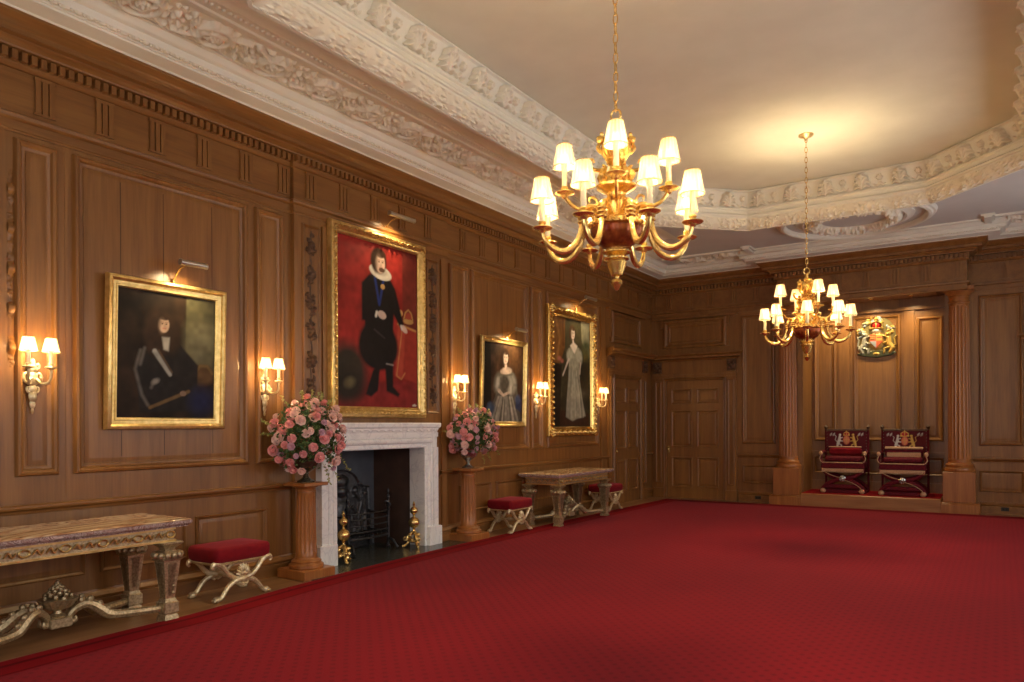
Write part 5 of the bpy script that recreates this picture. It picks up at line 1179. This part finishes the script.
def make_throne(label, x, y, style):
    t = thing('throne', label, 'throne', (x, y, .245), 0); W, D = .40, .30
    V, GB = M['throne'], M['goldbraid']
    # X frames, front and back: curved bands covered in velvet with gilt nails
    for yy in (-.28, .22):
        for sx in (-1, 1):
            pts = [(-sx*.39,.44),(-sx*.36,.39),(-sx*.26,.325),(-sx*.12,.275),(0,.255),(sx*.12,.235),(sx*.26,.175),(sx*.36,.10),(sx*.40,.035),(sx*.42,.02)]
            yo = yy + .012*sx
            MB().tube([(px,yo,pz) for px, pz in pts], [.026,.030,.034,.038,.040,.040,.038,.034,.032,.024], 8, flat=1.2).build('cross_leg', V, t)
    b = MB()
    for sx in (-1, 1):
        for pts in ([(-sx*.37,.405),(-sx*.26,.345),(-sx*.12,.295),(0,.275)], [(sx*.0,.24),(sx*.12,.213),(sx*.26,.152),(sx*.35,.085)]):
            b.tube([(px,-.315,pz) for px, pz in pts], .007, 5)
    b.build('gilt_nails', GB, t)
    b = MB(); b.m = Matrix.Translation((0,-.325,.262)) @ Matrix.Rotation(PI/2, 4, 'X')
    b.lathe([(0,0),(.055,0),(.06,.01),(.05,.018),(.03,.02),(.025,.03),(0,.034)], seg=20)
    for k in range(8): a = 2*PI*k/8; b.ball((.042*math.cos(a), .042*math.sin(a), .02), .013, 6, 5)
    b.build('rosette', M['glassy'], t)
    MB().bbox(-.31,.31,-.31,-.22,.075,.155,.02).build('foot_rail', V, t)
    MB().bbox(-.39,.39,-.345,-.24,.0,.06,.012).build('base_bar', V, t); MB().bbox(-.36,.36,.19,.26,.0,.045,.012).build('base_bar', V, t)
    for sx in (-1, 1):
        MB().bbox(*sorted((sx*.33,sx*.41)),-.25,.20,.0,.04,.012).build('runner', V, t)
        MB().ball((sx*.36,-.345,.04), .055, 10, 8, (1,.8,.8)).build('paw_foot', GB, t)
    # seat
    MB().bbox(-.385,.385,-.315,.24,.44,.56,.015).build('seat', V, t)
    b = MB(); b.bbox(-.39,.39,-.325,-.305,.395,.445,.004); b.bbox(-.385,.385,-.330,-.315,.545,.562,.004)
    for k in range(44): xx = -.385+.77*k/43; b.tube([(xx,-.322,.40),(xx,-.325,.375)], .006, 4)
    b.build('fringe', GB, t)
    c = MB(); c.bbox(-.33,.33,-.29,.20,.565,.665,.03); c.build('seat_cushion', V, t)
    # bolster cushion leaning against the back
    if style == 'red':
        MB().bbox(-.31,.31,.02,.14,.66,.83,.05).build('bolster', M['velvet'], t); b = MB().tube([(-.31,.02,.83),(.31,.02,.83)], .011, 6); b.build('bolster_braid', GB, t)
    else:
        MB().bbox(-.33,.33,.02,.14,.66,.80,.03).build('bolster', M['throne'], t); MB().bbox(-.335,.335,.005,.06,.80,.845,.012).bbox(-.30,.30,-.0,.03,.66,.745,.01).build('bolster_braid', GB, t)
    # arms
    for sx in (-1, 1):
        b = MB(); b.tube([(sx*.40,.24,.70),(sx*.41,.05,.74),(sx*.415,-.16,.73),(sx*.41,-.26,.69),(sx*.395,-.29,.66)], [.026,.028,.03,.032,.02], 9); b.build('arm_rest', V, t)
        MB().tube([(sx*.395,-.28,.66),(sx*.41,-.29,.60),(sx*.375,-.30,.54),(sx*.39,-.30,.46)], [.022,.024,.022,.024], 8).build('arm_support', V, t)
        b = MB(); b.tube([(sx*.405,-.30,.68),(sx*.43,-.315,.62),(sx*.395,-.325,.56)], .010, 6); b.ball((sx*.41,-.29,.72), .04, 9, 7); b.build('arm_tassel', GB, t)
        MB().bbox(*sorted((sx*.385,sx*.425)),.22,.26,.04,1.14,.008).build('back_post', V, t)
        MB().lathe([(.018,0),(.03,.01),(.02,.02),(.036,.04),(.038,.06),(.022,.08),(.012,.09),(0,.10)], (sx*.405,.24,1.14), 12).build('finial', M['carved'], t)
    # back panel with embroidery
    P = Painter(.77, .40, 110, 60, (.10,.005,.012)); P.mask[:] = 1
    if style == 'red': crest_paint(P, .385, .215, .33, .006); crown_paint(P, .385, .30, .30, .006)
    else: crest_paint(P, .385, .205, .31, .006); crown_paint(P, .385, .29, .38, .006)
    for e in (-1, 1):
        cx = .385+e*.27; Sv = (.52,.50,.46)
        for q in (-1, 1): P.stroke([(cx+q*.028-.014,.29),(cx+q*.028-.016,.315),(cx+q*.028+.012,.335),(cx+q*.028+.012,.30)], .006, Sv, .004); P.stroke([(cx+q*.028-.012,.29),(cx+q*.028+.016,.34)], .005, Sv, .004)
    grid_obj('embroidery', M['embroidery'], np.stack([P.X-.385, .196-P.H, .745+P.Y], -1), P.col, t)
    MB().bbox(-.385,.385,.20,.25,.74,1.145,.006).build('back_panel', V, t)
    MB().bbox(-.39,.39,.19,.26,1.12,1.16,.006).build('top_rail', M['carved'], t)
    b = MB()
    for sx in (-1, 1):
        for k in range(7): b.ball((sx*.375,.192,.78+.055*k), .009, 6, 4)
    b.build('back_nails', M['glassy'], t)
    return t
make_throne('left throne with plain red bolster, crimson velvet X-frame armchair on the dais', 3.72, 14.88, 'red').scale = (.9, .9, 1)
make_throne('right throne with gold-striped bolster, crimson velvet X-frame armchair on the dais', 4.69, 14.82, 'gold').scale = (.9, .9, 1)

# ---- carved and painted coat of arms
P = Painter(.62, .72, 100, 116, (.05,.05,.02)); cx = .31
G, S, B_ = (.52,.34,.08), (.36,.34,.27), (.06,.10,.25)
P.ell(cx, .37, .29, .34, (.22,.17,.06), 0, .05, .015)
P.poly([(.10,.05),(.31,.015),(.52,.05),(.60,.09),(.52,.13),(.12,.13),(.02,.09)], (.06,.065,.025), h=.03)
for k in range(46):
    a = R.uniform(-.3, PI+.3); rr = R.uniform(.19,.28); P.ell(cx+rr*math.cos(a)*1.0, .42+rr*math.sin(a)*.95, .032, .018, random.Random(k).choice([G, S, (.55,.50,.30), (.30,.36,.40)]), R.uniform(0,3), .1, .045)
P.ell(cx, .29, .115, .145, G, 0, .08, .05)
P.poly([(cx-.095,.40),(cx+.095,.40),(cx+.095,.27),(cx,.16),(cx-.095,.27)], (.60,.12,.05), h=.06)
P.poly([(cx,.40),(cx+.092,.40),(cx+.092,.29),(cx,.29)], (.66,.42,.10), h=.062); P.poly([(cx-.09,.285),(cx,.285),(cx,.17),(cx-.09,.27)], (.34,.38,.40), h=.062)
P.stroke([(cx+.02,.345),(cx+.08,.345)], .01, (.60,.08,.05), .066); P.stroke([(cx-.08,.36),(cx-.02,.36)], .008, G, .068); P.stroke([(cx-.08,.325),(cx-.02,.325)], .008, G, .068)
for e, c in ((-1, S), (1, G)):
    P.stroke([(cx+e*.20,.10),(cx+e*.235,.17),(cx+e*.18,.24),(cx+e*.175,.34)], [.022,.042,.046,.036], c, .055); P.ell(cx+e*.175,.40,.042,.038,c,0,.1,.075)
    P.stroke([(cx+e*.18,.33),(cx+e*.11,.37)], .016, c, .06); P.stroke([(cx+e*.18,.28),(cx+e*.11,.25)], .015, c, .055); P.stroke([(cx+e*.19,.18),(cx+e*.12,.16),(cx+e*.12,.10)], .018, c, .055)
    P.stroke([(cx+e*.22,.18),(cx+e*.28,.22),(cx+e*.26,.32),(cx+e*.285,.36)], .011, c, .04)
P.stroke([(cx-.19,.41),(cx-.23,.49)], [.008,.003], S, .08); P.ell(cx+.18,.455,.03,.02,G,0,.1,.08)
P.ell(cx,.46,.07,.045,(.70,.66,.50),0,.1,.07); P.stroke([(cx-.09,.50),(cx+.09,.50)], .016, G, .075); P.ell(cx,.555,.075,.055,(.55,.03,.03),0,.1,.07)
for e in (-1,0,1): P.stroke([(cx+e*.085,.51),(cx+e*.09,.57),(cx,.62)], .009, G, .082)
P.ell(cx,.65,.035,.04,G,0,.1,.075); P.ell(cx,.08,.05,.028,G,0,.1,.05)
keep = P.H > .004
o = grid_obj('coat_of_arms', M['crest'], np.stack([CX_+.03+(P.X-.31)*1.14, RY-.012-P.H*1.2, 2.71+P.Y*1.12], -1), P.col, keep=keep)
tag(o, 'carved and gilded coat of arms mounted on the panel above the thrones', 'coat of arms')
# downlights in the soffit of the recess
for x in (3.55, 4.17, 4.80):
    t = thing('downlight', {3.55:'left', 4.17:'middle', 4.80:'right'}[x] + ' small brass downlight set in the ceiling of the throne recess', 'ceiling light', (x, 14.92, 3.765), 0)
    MB().lathe([(.035,0),(.045,-.004),(.045,-.008),(.035,-.010)], seg=20).build('rim', M['brass'], t); MB().lathe([(0,-.004),(.034,-.004)], seg=16).build('lens', M['bulb'], t, smooth=False)
    SPOTS.append(((x, 14.92, 3.74), (x, 15.2, 2.4), 44))

GROUPS = {'wall sconce': 'gilt wall sconces along the left wall', 'chandelier': 'gilt chandeliers down the middle of the room', 'stool': 'red stools along the left wall', 'pedestal': 'wooden flower pedestals beside the fireplace',
          'painting': 'framed portraits on the left wall', 'picture light': 'picture lights above the portraits', 'column': 'fluted columns of the throne recess', 'throne': 'thrones on the dais', 'side table': 'marble-topped tables along the left wall',
          'andiron': 'brass firedogs on the hearth', 'urn': 'urns on the pedestals', 'flowers': 'rose arrangements beside the fireplace', 'wood carving': 'carved wooden strips on the left wall', 'ceiling light': 'downlights in the recess', 'socket': 'sockets in the back skirting'}
for o_ in list(bpy.data.objects):
    if o_.get('category') in GROUPS: o_['group'] = GROUPS[o_['category']]
# ================================================================= CAMERA, LIGHT
cam = bpy.data.cameras.new('camera'); co = bpy.data.objects.new('camera', cam); C.objects.link(co)
cam.sensor_width = 36; cam.lens = 747/1024*36; cam.shift_y = 84.6/1024; cam.clip_end = 100
co.location = (6.13, 0, 1.5)
co.matrix_world = Matrix.Translation((6.13, 0, 1.5)) @ Matrix.Rotation(math.radians(33.2095), 4, 'Z') @ Matrix.Rotation(PI/2, 4, 'X') @ Matrix.Rotation(math.radians(-0.3), 4, 'Z')
bpy.context.scene.camera = co
w = bpy.data.worlds.new('world'); bpy.context.scene.world = w; w.use_nodes = True
bg = w.node_tree.nodes['Background']; bg.inputs[0].default_value = (.8, .88, 1, 1); bg.inputs[1].default_value = 1.2
def light(name, kind, loc, power, col, rot=None, **kw):
    l = bpy.data.lights.new(name, kind); l.energy = power; l.color = col
    for k, v in kw.items(): setattr(l, k, v)
    o = bpy.data.objects.new(name, l); C.objects.link(o); o.location = loc
    if rot: o.rotation_euler = rot
    return o
WARM = (1, .73, .40)
for y0, y1 in WIN:
    light('window_daylight', 'AREA', (XR+.35, (y0+y1)/2, 2.3), DAY, (1, .97, .93), (0, PI/2, 0), shape='RECTANGLE', size=2.5, size_y=1.35)
for x0, x1 in ADDED_WIN:
    light('window_daylight', 'AREA', ((x0+x1)/2, YF-.35, 2.3), FRONT_FILL, (1, .95, .86), (PI/2, 0, 0), shape='RECTANGLE', size=1.35, size_y=2.5)  # fill light sent through the added front windows
for p, k in BULBS: light('bulb_light', 'POINT', p, k, WARM, shadow_soft_size=.022)
for p, tgt, k in SPOTS:
    d = Vector(tgt) - Vector(p)
    l = light('picture_lamp', 'SPOT', p, k, (1, .78, .43), shadow_soft_size=.03, spot_size=2.3, spot_blend=.9)
    l.rotation_euler = d.to_track_quat('-Z', 'Y').to_euler()
vs_ = bpy.context.scene.view_settings; vs_.view_transform = 'Standard'; vs_.look = 'None'; vs_.gamma = 1; vs_.use_curve_mapping = False; vs_.exposure = EXPO
